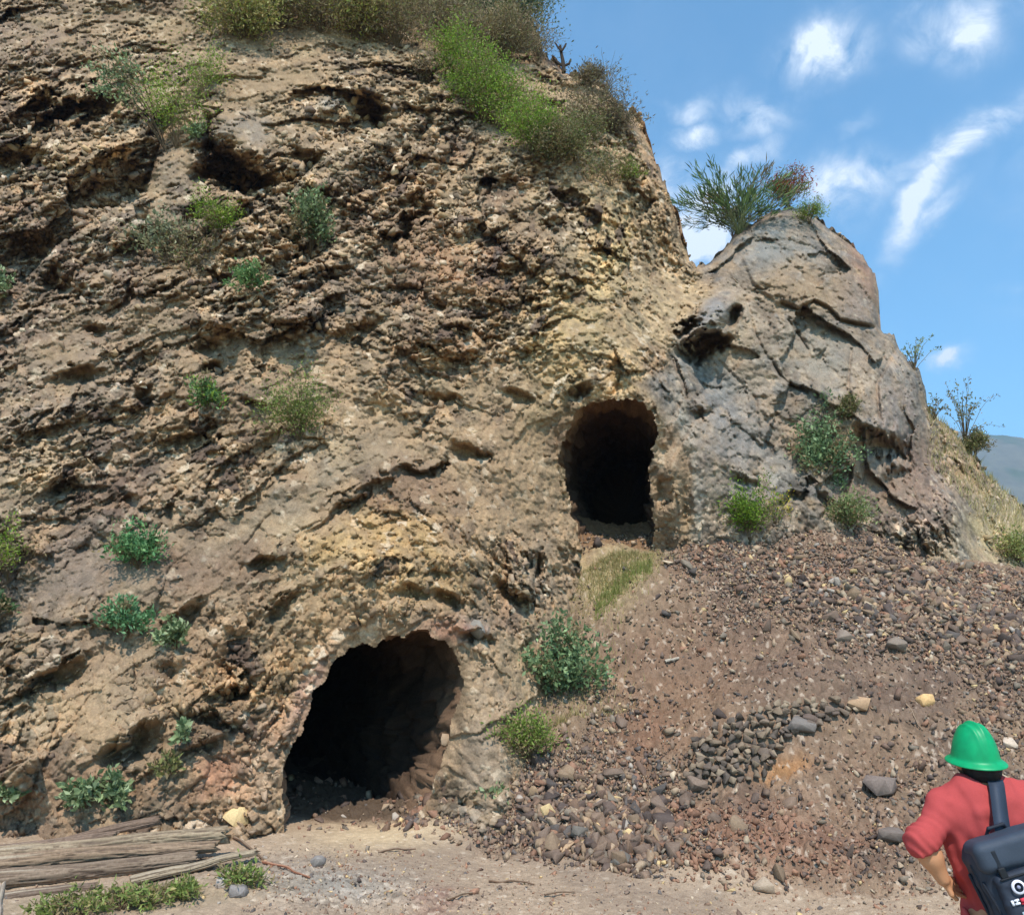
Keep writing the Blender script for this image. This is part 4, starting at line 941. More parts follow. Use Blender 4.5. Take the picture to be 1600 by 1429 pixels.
# outcrop
P_('blade', 1155, 366, 200, 105, 'wide bush of long narrow leaves on top of the outcrop', 90, name='bush', stems=90, lps=22, lean=(-.12, 0, 0), cols=[(94, 122, 70), (118, 144, 84), (84, 108, 78), (132, 150, 92)], stemcol=(106, 112, 76), sr=.005)
P_('green', 1145, 345, 60, 50, 'dense grey green bush at the foot of the wide narrow leaved bush', 91, cols=[(98, 112, 84), (122, 130, 100)], name='bush')
P_('yel', 1232, 326, 66, 64, 'bush with reddish and yellow tips on top of the outcrop', 92, name='bush', cols=[(132, 100, 60), (128, 128, 60), (134, 84, 60)], tips=(176, 82, 66), stems=34, lps=50, leaf=.08, ar=.25)
P_('lime', 1264, 350, 44, 38, 'small lime green tuft below the red tipped bush', 93, name='tuft', leaf=.06, ar=.2)
P_('blue', 1290, 780, 70, 134, 'tall dense blue green bush at the foot of the outcrop', 94, name='bush', cols=[(124, 144, 100), (144, 164, 116), (98, 120, 80)], stems=44, lps=64, lean=(-.02, -.15, 0))
P_('olive', 1326, 655, 30, 30, 'small olive weed above the tall blue green bush', 95)
P_('dry', 1285, 668, 70, 40, 'thin dry weed on the slab above the tall blue green bush', 96, lps=10, stems=12)
P_('lime', 1172, 852, 72, 92, 'bright green bush at the left foot of the outcrop', 97, name='bush', stems=36, lps=64, cols=[(116, 146, 44), (136, 162, 56), (94, 124, 44)])
P_('yel', 1215, 822, 60, 50, 'yellow flowering weed beside the bright green bush', 98, stems=14, lps=24, tips=(206, 184, 60))
P_('olive', 1330, 824, 62, 48, 'low olive green bush under the tall blue green bush', 99, cols=[(122, 138, 82), (142, 150, 100)])
P_('twig', 1428, 578, 54, 60, 'thin green weed on the right edge of the outcrop', 100, cols=G_BLUE, lps=12, lean=(.15, 0, 0))
P_('twig', 1508, 688, 70, 95, 'tall sparse see through shrub on the right skyline', 101, stems=20, lps=14, leaf=.06)
P_('twig', 1460, 655, 36, 36, 'small dark weed on the skyline left of the see through shrub', 102, lps=10)
P_('olive', 1524, 712, 30, 44, 'little green shrub where the slope meets the far mountain', 103)
P_('olive', 1590, 880, 60, 46, 'pale green brush at the right edge on the dry slope', 104, cols=[(150, 150, 84), (128, 140, 80)])
# between the tunnels
P_('blue', 872, 1118, 84, 136, 'large blue green bush between the lower tunnel and the scree', 110, name='bush', stems=44, lps=54, cols=[(126, 146, 102), (146, 166, 118), (104, 126, 84)])
P_('lime', 826, 1190, 84, 74, 'yellow green bush below the large blue green one', 111, name='bush', stems=32, lps=44, cols=[(126, 148, 62), (148, 158, 84), (112, 132, 56)])
P_('dry', 880, 1130, 90, 70, 'thin dry grass under the large blue green bush', 112, lps=20, name='grass_clump', cat='grass')
P_('blue', 768, 1262, 36, 26, 'tiny blue green weed at the left tip of the rubble pile', 113, stems=10, lps=14, name='weed', ground=True)
for i, (u, v, w_, h_, lb) in enumerate([(75, 1436, 50, 24, 'light green weed below the logs, first from the left'), (128, 1430, 60, 30, 'light green weed below the logs, second from the left'), (190, 1420, 60, 26, 'light green weed below the logs, third from the left'),
        (240, 1412, 50, 24, 'light green weed below the logs, fourth from the left'), (284, 1406, 44, 26, 'light green weed below the logs, fifth from the left'), (376, 1384, 50, 26, 'light green weed at the right end of the logs')]):
    P_('lime', u, v, w_, h_, lb, 120 + i, ground=True, name='weed', group='light green weeds below the logs', cols=[(132, 148, 78), (150, 160, 92), (112, 128, 62), (160, 148, 96)], leaf=.06, ar=.3, stems=12 + 2 * i, lps=17, lean=(0, 0, 0), spread=1.35)
# grass below the upper tunnel
r = np.random.default_rng(5); LV = []; LC = []
for i in range(5200):
    u = r.normal(965, 34); v = 868 + abs(r.normal(0, 42)) + (u - 965) * -.3
    if i % 3 == 0: u = r.uniform(930, 1020); v = 962 - (u - 930) * .72 + r.normal(0, 9)
    if i > 4300: u = r.normal(890, 50); v = r.normal(1050, 60)
    yy = np.interp(v, [860, 900, 980, 1100], [12.1, 11.8, 11.15, 9.9]); p = pt(u, v, yy); p[2] = gz_at(p[0], p[1]) - .01
    a = np.array([r.normal(0, .35), r.normal(-.1, .35), 1]) * r.uniform(.05, .13); s = np.array([r.normal(), r.normal(), 0]); s = s / np.linalg.norm(s) * .006
    LV += [p - s, p + s, p + a]
    green = (i % 3 == 0) and i <= 4300
    LC += [srgb(*([(138, 146, 74), (150, 156, 88), (176, 164, 106)][r.integers(3)] if green else [(176, 158, 104), (190, 172, 122), (150, 142, 92)][r.integers(3)])) * r.uniform(.8, 1.15)] * 3
o = mesh_np('grass', np.array(LV), np.arange(len(LV)).reshape(-1, 3), M_LEAF, np.array(LC)); tag(o, 'straw coloured and green grass on the ramp below the upper tunnel', 'grass', None, 'stuff')
# dry grass on the slope at the far right
LV = []; LC = []
for i in range(3600):
    u = r.uniform(1450, 1720); v = np.interp(u, SKY[:, 0], SKY[:, 1]) + r.uniform(0, 1) ** 1.6 * 90
    p = on_cliff(u, v); a = np.array([r.normal(0, .35), r.normal(-.2, .3), 1]) * r.uniform(.06, .18); s = np.array([r.normal(), r.normal(), 0]); s = s / np.linalg.norm(s) * .008
    LV += [p - s, p + s, p + a]; LC += [srgb(*[(190, 172, 122), (204, 186, 138), (160, 154, 98)][r.integers(3)]) * r.uniform(.8, 1.15)] * 3
o = mesh_np('dry_grass', np.array(LV), np.arange(len(LV)).reshape(-1, 3), M_LEAF, np.array(LC)); tag(o, 'dry straw grass on the slope falling away at the right edge', 'grass', None, 'stuff')
# dead stump on the skyline
p = on_cliff(880, 120); p[1] -= .25; m_ = p[1] / FPX * 1.25
root = empty('dead_stump', p, 'dark forked dead stump standing on the skyline', 'stump')
SV = []; SF = []; n = 0
for path, ra in (([(0, -6), (-1, 14), (-3, 28), (-4, 40)], 3.4), ([(-3, 28), (-8, 36), (-11, 44)], 1.8), ([(-3, 28), (2, 37), (4, 43)], 1.8), ([(0, 4), (-7, 10), (-13, 18)], 2.4), ([(0, 4), (8, 9), (10, 17)], 2.4)):
    V, F = tube_np([(a * m_, 0.02 * k, b * m_) for k, (a, b) in enumerate(path)], np.linspace(ra, ra * .6, len(path)) * m_, 6); SV.append(V); SF.append(F + n); n += len(V)
V = np.vstack(SV) ; V = V + .012 * vnoise(V * 30, 3)[:, None]
mesh_np('trunk', V, np.vstack(SF), M_STEM, np.repeat(srgb(62, 52, 46)[None], len(V), 0), root)

# ------------------------------------------------------------------ logs and sticks
def log(name, a, b, r0, r1, label, seed, cat='log', colr=(138, 120, 102), flat=1.0, bend=0, group=None):
    a = np.array(a); b = np.array(b); n = 150; k = 56
    t_ = np.linspace(0, 1, n)[:, None]
    path = a + (b - a) * t_ + np.array([0, 0, bend]) * np.sin(t_ * np.pi)
    path = path + .009 * np.stack([vnoise(np.c_[t_ * 4, t_ * 0, t_ * 0 + seed], 3 + i) for i in range(3)], -1)
    rad = np.linspace(r0, r1, n)
    V, F = tube_np(path, rad, k); V = V.reshape(n, k, 3)
    L_ = np.linalg.norm(b - a); th = np.linspace(0, 2 * np.pi, k, endpoint=False)
    cs = np.stack([np.repeat(t_ * L_, k, 1) * .9, np.cos(th)[None] * 1.2 + 0 * t_, np.sin(th)[None] * 1.2 + 0 * t_], -1)
    w_ = np.stack([fbm(cs * 1.6 + seed, 2, 1), fbm(cs * 1.6 + 9, 2, 2), fbm(cs * 1.6 + 4, 2, 3)], -1)
    g_ = fbm((cs + w_ * .25) * np.array([.9, 4.2, 4.2]) + seed, 4, 5, .6); rid = 1 - np.abs(g_) * 2.2
    fis = np.clip(rid - .55, 0, 1) * 2.2
    dd = -fis * .2 + fbm(cs * 1.3 + seed, 3, 8) * .14
    ax = path[:, None]; V = ax + (V - ax) * (1 + dd)[..., None]
    V[..., 2] = (V[..., 2] - ax[..., 2]) * flat + ax[..., 2]
    axd = (b - a) / L_; endn = vnoise(np.stack([np.cos(th) * 2.5, np.sin(th) * 2.5, th * 0 + seed], -1), 31) + .5 * vnoise(np.stack([np.cos(th) * 7, np.sin(th) * 7, th * 0 + seed], -1), 32)
    V = V + (sst(.94, 1, t_) * endn[None] * min(r1, .06) * .9)[..., None] * axd
    cc = srgb(*colr) * np.clip(1 + .25 * fbm(cs * np.array([1, 7, 7]), 3, 15) + .12 * fbm(cs * 3, 2, 16), .4, 1.6)[..., None]
    cc = mixc(cc, srgb(84, 68, 58), np.clip(fis * 1.0, 0, .8)); cc = mixc(cc, srgb(176, 160, 138), sst(.2, .7, fbm(cs * np.array([.6, 3, 3]) + 7, 3, 18)) * .6)
    V = V.reshape(-1, 3); idx = np.arange(n * k).reshape(n, k)
    V = np.vstack([V, V[:k].mean(0) , V[k * (n - 1):n * k].mean(0)])
    c0_ = np.stack([np.roll(idx[0], -1), idx[0], np.full(k, n * k)], -1); c1_ = np.stack([idx[-1], np.roll(idx[-1], -1), np.full(k, n * k + 1)], -1)
    cc = np.vstack([cc.reshape(-1, 3), [srgb(120, 102, 82)], [srgb(150, 126, 96)]])
    o = mesh_np(name, V, [F, c0_, c1_], M_WOOD, cc, smooth=False)
    return tag(o, label, cat, group)
log('log', pt(-110, 1366, 7.5), pt(248, 1279, 8.1), .05, .042, 'thin dark log lying at the back of the timber pile', 1, colr=(122, 100, 84))
log('log', pt(-120, 1350, 7.35), pt(352, 1304, 7.9), .085, .075, 'longest weathered log, its end beside the pale yellow boulder', 2, colr=(150, 130, 106))
log('log', pt(-120, 1388, 7.05), pt(300, 1342, 7.6), .085, .06, 'cracked grey brown log at the front of the timber pile', 3, colr=(132, 112, 94))
log('log', pt(-120, 1366, 7.2), pt(338, 1322, 7.75), .08, .05, 'log between the longest one and the front one in the timber pile', 33, colr=(142, 118, 96), bend=.03)
log('log', pt(-60, 1408, 6.95), pt(150, 1384, 7.2), .05, .04, 'short thin log below the cracked front log', 34, colr=(116, 98, 84), bend=-.01)
log('log', pt(-120, 1340, 7.45), pt(180, 1306, 7.75), .05, .04, 'short dark log lying on top behind the longest one', 4, colr=(128, 106, 90))
log('plank', pt(205, 1376, 7.25), pt(398, 1330, 7.75), .07, .045, 'pale flat plank at the lower right of the timber pile', 5, 'plank', (158, 140, 116), .55)
log('stake', pt(-6, 1440, 6.3), pt(2, 1378, 6.35), .035, .03, 'short pale upright stake cut by the lower left corner', 6, 'stake', (176, 158, 142))
STK = [(410, 1350, 485, 1372, .012, 'reddish curved stick right of the logs'), (590, 1332, 648, 1327, .012, 'dark stick on the sand in front of the lower tunnel'), (765, 1378, 835, 1384, .012, 'long thin stick on the bare ground below the rubble pile'), (852, 1400, 900, 1396, .008, 'thin short stick right of the long thin stick'),
       (365, 1310, 412, 1345, .014, 'brown stick leaning from the yellow boulder to the ground'), (778, 1108, 812, 1086, .012, 'dry stick left of the large blue green bush'), (1040, 1040, 1062, 1034, .02, 'white splinter of wood on the scree'), (700, 1408, 740, 1398, .01, 'little twig near the reddish earth patch'), (1418, 1104, 1442, 1144, .014, 'grey stick on the scree left of the green helmet')]
for i, (u0, v0, u1, v1, ra, lb) in enumerate(STK):
    A = on_ground(u0, v0); B = on_ground(u1, v1)
    if i == 5: A, B = on_cliff(u0, v0), on_cliff(u1, v1)
    A[2] += ra; B[2] += ra
    log('stick', A, B, ra, ra * .6, lb, 20 + i, 'stick', (200, 186, 168) if i == 6 else (126, 100, 80) if i else (170, 112, 84), 1, .01)

# ------------------------------------------------------------------ small stones on the bare ground
items = []
for i in range(5200):
    if i % 3: u = rs.uniform(380, 1650); v = rs.uniform(1335, 1445)
    elif i % 3 == 0 and i % 2: u = rs.normal(520, 90); v = rs.normal(1378, 26)
    else: u = rs.uniform(-60, 1650); v = rs.uniform(1310, 1450)
    dv = (v - 714.5) / FPX; el = math.atan(dv) - PITCH
    if el < .05: continue
    y = 2.12 / math.tan(el); p = pt(u, v, y)
    if p[1] > 9.3: continue
    p[2] = gz_at(p[0], p[1])
    s_ = min(.05, rs.lognormal(math.log(.009), .6))
    items.append((p, s_ * np.array([1, 1, 1]), stone_col(rs, .25, .2) * 1.12, rrot(rs)))
for i in range(700):
    x = rs.uniform(-3.4, -.8); y = rs.uniform(9.0, 12.0) if i % 2 else rs.normal(9.5, .35)
    if i % 2 == 0: x = rs.normal(-1.0, .18) + (y - 9.3) * -.1
    s_ = min(.13, rs.lognormal(math.log(.028), .65)); items.append((np.array([x, y, gz_at(x, y) + s_ * .1]), s_ * np.array([1, 1, 1]), stone_col(rs, .05, .2), rrot(rs)))
build_stones('gravel', items, HLO + HUL[:6], 'small pale and brown stones scattered over the bare ground')

# ------------------------------------------------------------------ bodies from distance fields
def cap(a, b, ra, rb, sx=1.0, sy=1.0):
    a = np.array(a, float); b = np.array(b, float)
    def f(P):
        e = b - a; t_ = np.clip(((P - a) @ e) / (e @ e + 1e-9), 0, 1)
        d = (P - a - t_[..., None] * e) / np.array([sx, sy, 1.0])
        return (np.sqrt((d * d).sum(-1)) - (ra + (rb - ra) * t_)) * min(sx, sy, 1.0)
    r_ = max(ra, rb) * max(sx, sy, 1)
    return f, np.minimum(a, b) - r_, np.maximum(a, b) + r_
def ell(c, r_, rot=None):
    c = np.array(c, float); r_ = np.array(r_, float)
    def f(P):
        q_ = P - c
        if rot is not None: q_ = q_ @ rot
        k0 = np.sqrt(((q_ / r_) ** 2).sum(-1)); k1 = np.sqrt(((q_ / (r_ * r_)) ** 2).sum(-1)) + 1e-9
        return k0 * (k0 - 1) / k1
    m_ = r_.max() if rot is not None else r_
    return f, c - m_, c + m_
def rbox(c, hs_, rad, rot=None):
    c = np.array(c, float); hs_ = np.array(hs_, float)
    def f(P):
        q_ = P - c
        if rot is not None: q_ = q_ @ rot
        q_ = np.abs(q_) - (hs_ - rad)
        return np.sqrt((np.maximum(q_, 0) ** 2).sum(-1)) + np.minimum(q_.max(-1), 0) - rad
    m_ = np.full(3, np.linalg.norm(hs_)) if rot is not None else hs_
    return f, c - m_, c + m_
def field(prims, h, k=.03, extra=None):
    """smooth union of the primitives on a grid; each is evaluated near itself only"""
    lo = np.min([p[1] for p in prims], 0) - 4 * h - k; hi = np.max([p[2] for p in prims], 0) + 4 * h + k
    n = np.ceil((hi - lo) / h).astype(int) + 1
    F = np.full(n, .5); ax = [lo[i] + h * np.arange(n[i]) for i in range(3)]
    for pr in prims:
        f, a, b = pr[:3]; kk = pr[3] if len(pr) > 3 else k; m_ = kk + 4 * h
        i0 = np.maximum(((a - m_ - lo) / h).astype(int), 0); i1 = np.minimum(((b + m_ - lo) / h).astype(int) + 2, n)
        G = np.stack(np.meshgrid(*[ax[i][i0[i]:i1[i]] for i in range(3)], indexing='ij'), -1)
        d = f(G); S = F[i0[0]:i1[0], i0[1]:i1[1], i0[2]:i1[2]]
        hh = np.maximum(kk - np.abs(S - d), 0) / max(kk, 1e-6)
        F[i0[0]:i1[0], i0[1]:i1[1], i0[2]:i1[2]] = np.minimum(S, d) - hh * hh * kk * .25
    G = np.stack(np.meshgrid(*ax, indexing='ij'), -1)
    if extra is not None: F = extra(G, F)
    return F, lo, G
def nets(F, lo, h):
    S = F < 0; n = np.array(F.shape)
    c = sum(S[i:n[0] - 1 + i, j:n[1] - 1 + j, k_:n[2] - 1 + k_].astype(int) for i in (0, 1) for j in (0, 1) for k_ in (0, 1))
    act = np.argwhere((c > 0) & (c < 8)); idx = np.full(n - 1, -1); idx[tuple(act.T)] = np.arange(len(act))
    acc = np.zeros((len(act), 3)); cnt = np.zeros(len(act))
    cor = [(i, j, k_) for i in (0, 1) for j in (0, 1) for k_ in (0, 1)]
    for a in cor:
        for ax_ in range(3):
            if a[ax_]: continue
            b = list(a); b[ax_] = 1
            fa = F[tuple((act + a).T)]; fb = F[tuple((act + b).T)]
            m_ = (fa < 0) != (fb < 0); t_ = np.where(m_, fa / np.where(m_, fa - fb, 1), 0)
            p = np.array(a, float) + np.zeros((len(act), 3)); p[:, ax_] += t_
            acc += p * m_[:, None]; cnt += m_
    V = lo + h * (act + acc / cnt[:, None])
    Q = []
    for ax_ in range(3):
        o1, o2 = (ax_ + 1) % 3, (ax_ + 2) % 3
        sl = [slice(None)] * 3; sl2 = [slice(None)] * 3; sl[ax_] = slice(0, -1); sl2[ax_] = slice(1, None)
        e = np.argwhere(S[tuple(sl)] != S[tuple(sl2)]); e = e[(e[:, o1] > 0) & (e[:, o2] > 0) & (e[:, o1] < n[o1] - 1) & (e[:, o2] < n[o2] - 1)]
        d1 = np.zeros(3, int); d1[o1] = 1; d2 = np.zeros(3, int); d2[o2] = 1
        q_ = np.stack([idx[tuple((e - d1 - d2).T)], idx[tuple((e - d2).T)], idx[tuple(e.T)], idx[tuple((e - d1).T)]], -1)
        flip = ~S[tuple(e.T)]; q_[flip] = q_[flip][:, ::-1]; Q.append(q_)
    Q = np.vstack(Q); return V, Q[(Q >= 0).all(1)]
def body(name, prims, h, mat, k=.03, parent=None, extra=None, colf=None):
    F, lo, G = field(prims, h, k, extra); V, Q = nets(F, lo, h)
    o = mesh_np(name, V, Q, mat, colf(V) if colf is not None else None, parent, smooth=True)
    return o
M_SKIN = mat_attr('skin', rough=.55, spec=.35, var=.06, vscale=60, bump=.15, bscale=300, bdist=.001)
M_CLOTH = mat_attr('cloth', rough=.9, spec=.1, var=.07, vscale=160, bump=.25, bscale=500, bdist=.001)
M_NYLON = mat_attr('nylon', rough=.65, spec=.3, var=.12, vscale=200, bump=.25, bscale=600, bdist=.001)
M_HAIR = mat_attr('hair', rough=.6, spec=.3, var=.3, vscale=200, bump=.6, bscale=300, bdist=.004)
M_HELM = mat_flat('green_plastic', tuple(srgb(0, 150, 92)), rough=.46, spec=.4, var=.16, vscale=22, bump=.12, bscale=160, bdist=.001)
PY = 3.72
def pp(u, v, dy=0.0): return pt(u, v, PY + dy)
neck = pp(1531, 1226); headc = pp(1526, 1182, .02); chest = pp(1540, 1285); waist = pp(1556, 1385); hipc = waist + [0.01, 0, -.13]
shL = pp(1476, 1262, .0); shR = pp(1600, 1254, .01)
elL = pp(1441, 1314, -.06); wrL = pp(1473, 1372, -.06); hdL = wrL + np.array([.045, .04, -.03])
elR = shR + [.13, .03, -.27]; wrR = elR + [.04, .16, -.2]; hdR = wrR + [.0, .07, -.05]
hz = headc[2]
foot = np.array([[hipc[0] - .13, PY - .02, .05], [hipc[0] + .14, PY + .03, .05]])
person = empty('person', (hipc[0], PY, 0), 'person seen from behind in a green helmet and red shirt, left hand on the hip', 'person')
def up(o, par): # keep world place, parent to an Empty that is not at the origin
    o.parent = par; o.location = -np.array(par.location)
    return o
prims = [ell(headc + [0, .012, 0], (.078, .098, .112)), cap(headc + [0, .03, -.075], headc + [0, .055, -.085], .05, .035), ell(headc + [0, .11, -.02], (.016, .02, .026)), cap(headc + [-.02, .098, -.062], headc + [.02, .098, -.062], .011, .011),
         ell(headc + [-.082, 0, -.012], (.014, .03, .036)), ell(headc + [.082, 0, -.012], (.014, .03, .036)), cap(headc + [0, -.01, -.09], neck + [0, 0, -.03], .056, .062),
         cap(neck + [-.02, 0, -.05], shL + [.03, 0, -.01], .06, .055), cap(neck + [.02, 0, -.05], shR + [-.03, 0, -.01], .06, .055), ell(chest, (.15, .09, .19)), ell((chest + waist) / 2, (.125, .08, .2)), ell(waist, (.12, .078, .13)), ell(hipc, (.15, .1, .13))]
def arm(sh, el_, wr, hd, side):
    P = [cap(sh, el_, .055, .044), cap(el_, el_ * .6 + wr * .4, .044, .044), cap(el_ * .6 + wr * .4, wr, .044, .029)]
    f = (hd - wr) / np.linalg.norm(hd - wr); inn = np.array([side, 0, 0.]); across = np.cross(f, inn); across /= np.linalg.norm(across)
    palm = wr + f * .05
    P.append(ell(palm, (.045, .022, .036), np.stack([f, np.cross(across, f), across], 1)) + (.012,))
    for i, ln in enumerate((.062, .07, .066, .052)):
        o_ = across * (.027 - .018 * i)
        a = wr + f * .082 + o_; b = a + f * ln * .5 + inn * .008 + o_ * .15; c_ = b + f * ln * .42 + inn * .022 + np.array([0, 0, -.004])
        P += [cap(a - f * .02, b, .0098, .009) + (.006,), cap(b, c_, .009, .0076) + (.004,)]
    a = wr + f * .028 + across * .03; P += [cap(wr + f * .015 + across * .015, a + across * .02 + f * .012, .013, .0115) + (.01,), cap(a + across * .02 + f * .012, a + across * .032 + f * .042 + inn * .006, .011, .009) + (.005,)]
    return P
prims += arm(shL, elL, wrL, hdL, 1) + arm(shR, elR, wrR, hdR, -1)
for i, sx in enumerate((-1, 1)):
    hp_ = hipc + [sx * .085, 0, -.06]; kn = (hp_ + foot[i]) / 2 + [0, .03, .03]
    prims += [cap(hp_, kn, .085, .055), cap(kn, foot[i] + [0, -.02, .05], .055, .038), cap(foot[i] + [0, -.04, -.01], foot[i] + [sx * .03, .15, -.02], .035, .03)]
def skin(V): return np.repeat((srgb(198, 142, 104))[None], len(V), 0) * (1 + .04 * vnoise(V * 20, 1))[:, None]
up(body('body', prims, .0065, M_SKIN, .03, None, None, skin), person)
# shirt: loose over the torso, sleeves to just past the elbow
def lerp(a, b, t_): return a * (1 - t_) + b * t_
cufL = lerp(elL, wrL, .16); cufR = lerp(elR, wrR, .12); hem = waist + [.0, 0, -.17]
sp = [cap(neck + [-.045, .0, -.052], shL + [.0, 0, .004], .055, .062), cap(neck + [.045, 0, -.052], shR + [0, 0, .008], .058, .072), ell(chest + [-.005, 0, .01], (.192, .128, .205)), ell(lerp(chest, waist, .55), (.175, .122, .2)), cap(waist + [0, 0, .02], hem, .116, .118, 1.38, 1.0),
      cap(shL, elL, .068, .056), cap(elL, cufL, .055, .05), cap(shR, elR, .075, .066), cap(elR, cufR, .064, .056), ell(neck + [0, -.02, -.06], (.085, .075, .05))]
def shirt_cut(G, F):
    w_ = .5 + .5 * sst(neck[2] - .05, waist[2], G[..., 2])
    # folds: falling from the shoulders, gathered at the elbow and the waist
    t1 = np.stack([G[..., 0] * 15 + G[..., 2] * 4, G[..., 1] * 9, G[..., 2] * 3.2], -1)
    low = sst(chest[2] + .08, waist[2], G[..., 2] * -1 + chest[2] + .08 + waist[2]) if False else np.clip((chest[2] + .1 - G[..., 2]) / .25, 0, 1)
    armd = np.minimum(cap(shL, elL, 0, 0)[0](G), cap(shR, elR, 0, 0)[0](G)); tm_ = sst(.05, .13, armd)
    F = F + (.030 * fbm(t1, 2, 5) - .004) * (.4 + .5 * low) * tm_ + .006 * vnoise(G * 22, 7)
    for el_, sh in ((elL, shL), (elR, shR)):
        d = (el_ - sh) / np.linalg.norm(el_ - sh); s_ = (G - el_) @ d; near = np.exp(-((G - el_) ** 2).sum(-1) / .012)
        F = F + near * .004 * np.sin(s_ * 170 + 5 * vnoise(G * 12, 9))
    F = np.maximum(F, -(G[..., 2] - (waist[2] - .15 + .012 * np.sin(G[..., 0] * 22))))
    for el_, wr, cf in ((elL, wrL, cufL), (elR, wrR, cufR)):
        d = (wr - el_) / np.linalg.norm(wr - el_); near = ((G - cf) ** 2).sum(-1) < .0062
        F = np.where(near, np.maximum(F, (G - cf) @ d - .01), F)
    nk = np.sqrt(((G - (neck + [0, .01, .03])) ** 2 / np.array([1, 1, 1.3])).sum(-1)) - .078
    return np.maximum(F, -nk)
def red(V): return srgb(176, 74, 72)[None] * (1 + .06 * fbm(V * 5, 2, 3))[:, None] + 0 * V
up(body('shirt', sp, .0065, M_CLOTH, .05, None, shirt_cut, red), person)
# trousers and boots
tp = [ell(hipc + [0, 0, -.02], (.165, .12, .14))]; bt = []
for i, sx in enumerate((-1, 1)):
    hp_ = hipc + [sx * .088, 0, -.06]; kn = (hp_ + foot[i]) / 2 + [0, .03, .03]
    tp += [cap(hp_, kn, .1, .075), cap(kn, foot[i] + [0, -.02, .05], .075, .065)]
    bt.append((cap(foot[i] + [0, -.05, .0], foot[i] + [sx * .03, .16, -.01], .05, .045), cap(foot[i] + [0, -.02, .0], foot[i] + [0, -.02, .1], .05, .055)))
def tcut(G, F): return np.maximum(F + .01 * vnoise(G * np.array([14, 14, 7]), 3), G[..., 2] - (waist[2] - .155))
up(body('trousers', tp, .009, M_CLOTH, .04, None, tcut, lambda V: np.repeat(srgb(172, 134, 84)[None], len(V), 0)), person)
for b_ in bt:
    up(body('boot', list(b_), .009, M_NYLON, .03, None, lambda G, F: np.maximum(F, .012 - G[..., 2]), lambda V: np.repeat(srgb(80, 60, 46)[None], len(V), 0)), person)
# hair
def hcut(G, F):
    return np.maximum(np.maximum(F, G[..., 1] - (headc[1] + .045 + .3 * np.clip(G[..., 2] - headc[2], 0, 1))), (headc[2] - .092) - G[..., 2]) + .003 * vnoise(G * 90, 3)
up(body('hair', [ell(headc + [0, .002, .004], (.088, .104, .118)), ell(headc + [0, -.045, -.05], (.07, .055, .06))], .006, M_HAIR, .03, None, hcut, lambda V: np.repeat(srgb(30, 26, 26)[None], len(V), 0)), person)
for sx in (-.03, .03):
    V, F = HUL[0]; 
    up(body('eye', [ell(headc + [sx, .094, .008], (.0125, .012, .009))], .003, M_SKIN, .005, None, None, lambda V: np.repeat(srgb(226, 222, 216)[None], len(V), 0)), person)
# helmet: full brim, crown with a raised ridge, turned on its axis
prof = [(0, .128), (.018, .127), (.036, .122), (.054, .112), (.070, .096), (.083, .074), (.092, .05), (.098, .026), (.1015, .008), (.104, .001), (.109, -.004), (.118, -.009), (.127, -.014), (.1305, -.018), (.129, -.022), (.117, -.017), (.104, -.010), (.097, -.004), (.094, .008), (.088, .04), (.07, .084), (.04, .108), (0, .116)]
pr_t = np.linspace(0, 1, len(prof)); tt_ = np.linspace(0, 1, 90)
pr = np.stack([np.interp(tt_, pr_t, [p[0] for p in prof]), np.interp(tt_, pr_t, [p[1] for p in prof])], -1)
for _ in range(2): pr[1:-1] = pr[1:-1] * .5 + (pr[:-2] + pr[2:]) * .25
na = 96; th = np.linspace(0, 2 * np.pi, na, endpoint=False)
rr = pr[:, 0][:, None]; zz = pr[:, 1][:, None] + 0 * th[None]
X_ = rr * np.cos(th); Y_ = rr * np.sin(th) * 1.12
outer = (np.arange(90) < 52)[:, None]
ridge_ = outer * (.011 * np.exp(-(X_ / .011) ** 2) + .006 * np.exp(-((np.abs(X_) - .035) / .007) ** 2)) * np.clip((zz - .012) / .05, 0, 1) * (zz > 0)
zz = zz + ridge_ * .9; X_ = X_ * (1 + ridge_ * 1.0 / .12)
zz = zz - .10 * np.where(rr > .1, rr - .1, 0) * np.abs(np.sin(th[None])) * .0
V = np.stack([X_, Y_, zz], -1).reshape(-1, 3)
idx = np.arange(90 * na).reshape(90, na); F = np.stack([idx[:-1], np.roll(idx[:-1], -1, 1), np.roll(idx[1:], -1, 1), idx[1:]], -1).reshape(-1, 4)
helm = mesh_np('helmet', V, F[:, ::-1].copy(), M_HELM, None, None, smooth=True)
hp = pp(1524, 1182, .01)
helm.parent = person; helm.location = hp - np.array(person.location); helm.rotation_euler = (R(6), R(-3), R(8)); helm.scale = (.9, .9, 1.12)
# ------------------------------------------------------------------ backpack
pc = pp(1606, 1398, -.23); tilt = np.array(Matrix.Rotation(R(-17), 3, 'Y')) @ np.array(Matrix.Rotation(R(-8), 3, 'X')) @ np.array(Matrix.Rotation(R(-6), 3, 'Z'))
pack = empty('backpack', pc, 'dark blue backpack hanging from the right shoulder of the person', 'backpack')
NAVY = srgb(48, 54, 66); NAVD = srgb(32, 36, 46)
def bp(name, prims, k=.02, colr=NAVY, h=.006, extra=None, mat=None):
    o = body(name, prims, h, mat or M_NYLON, k, None, extra, lambda V: np.repeat(np.asarray(colr)[None], len(V), 0) * (1 + .05 * vnoise(V * 30, 2))[:, None])
    V = np.empty(len(o.data.vertices) * 3, F4); o.data.vertices.foreach_get('co', V); V = V.reshape(-1, 3) @ tilt.T
    o.data.vertices.foreach_set('co', V.ravel()); o.parent = pack; return o
def wr_(G, F): return F + .009 * fbm(G * np.array([9, 9, 16]), 3, 6)
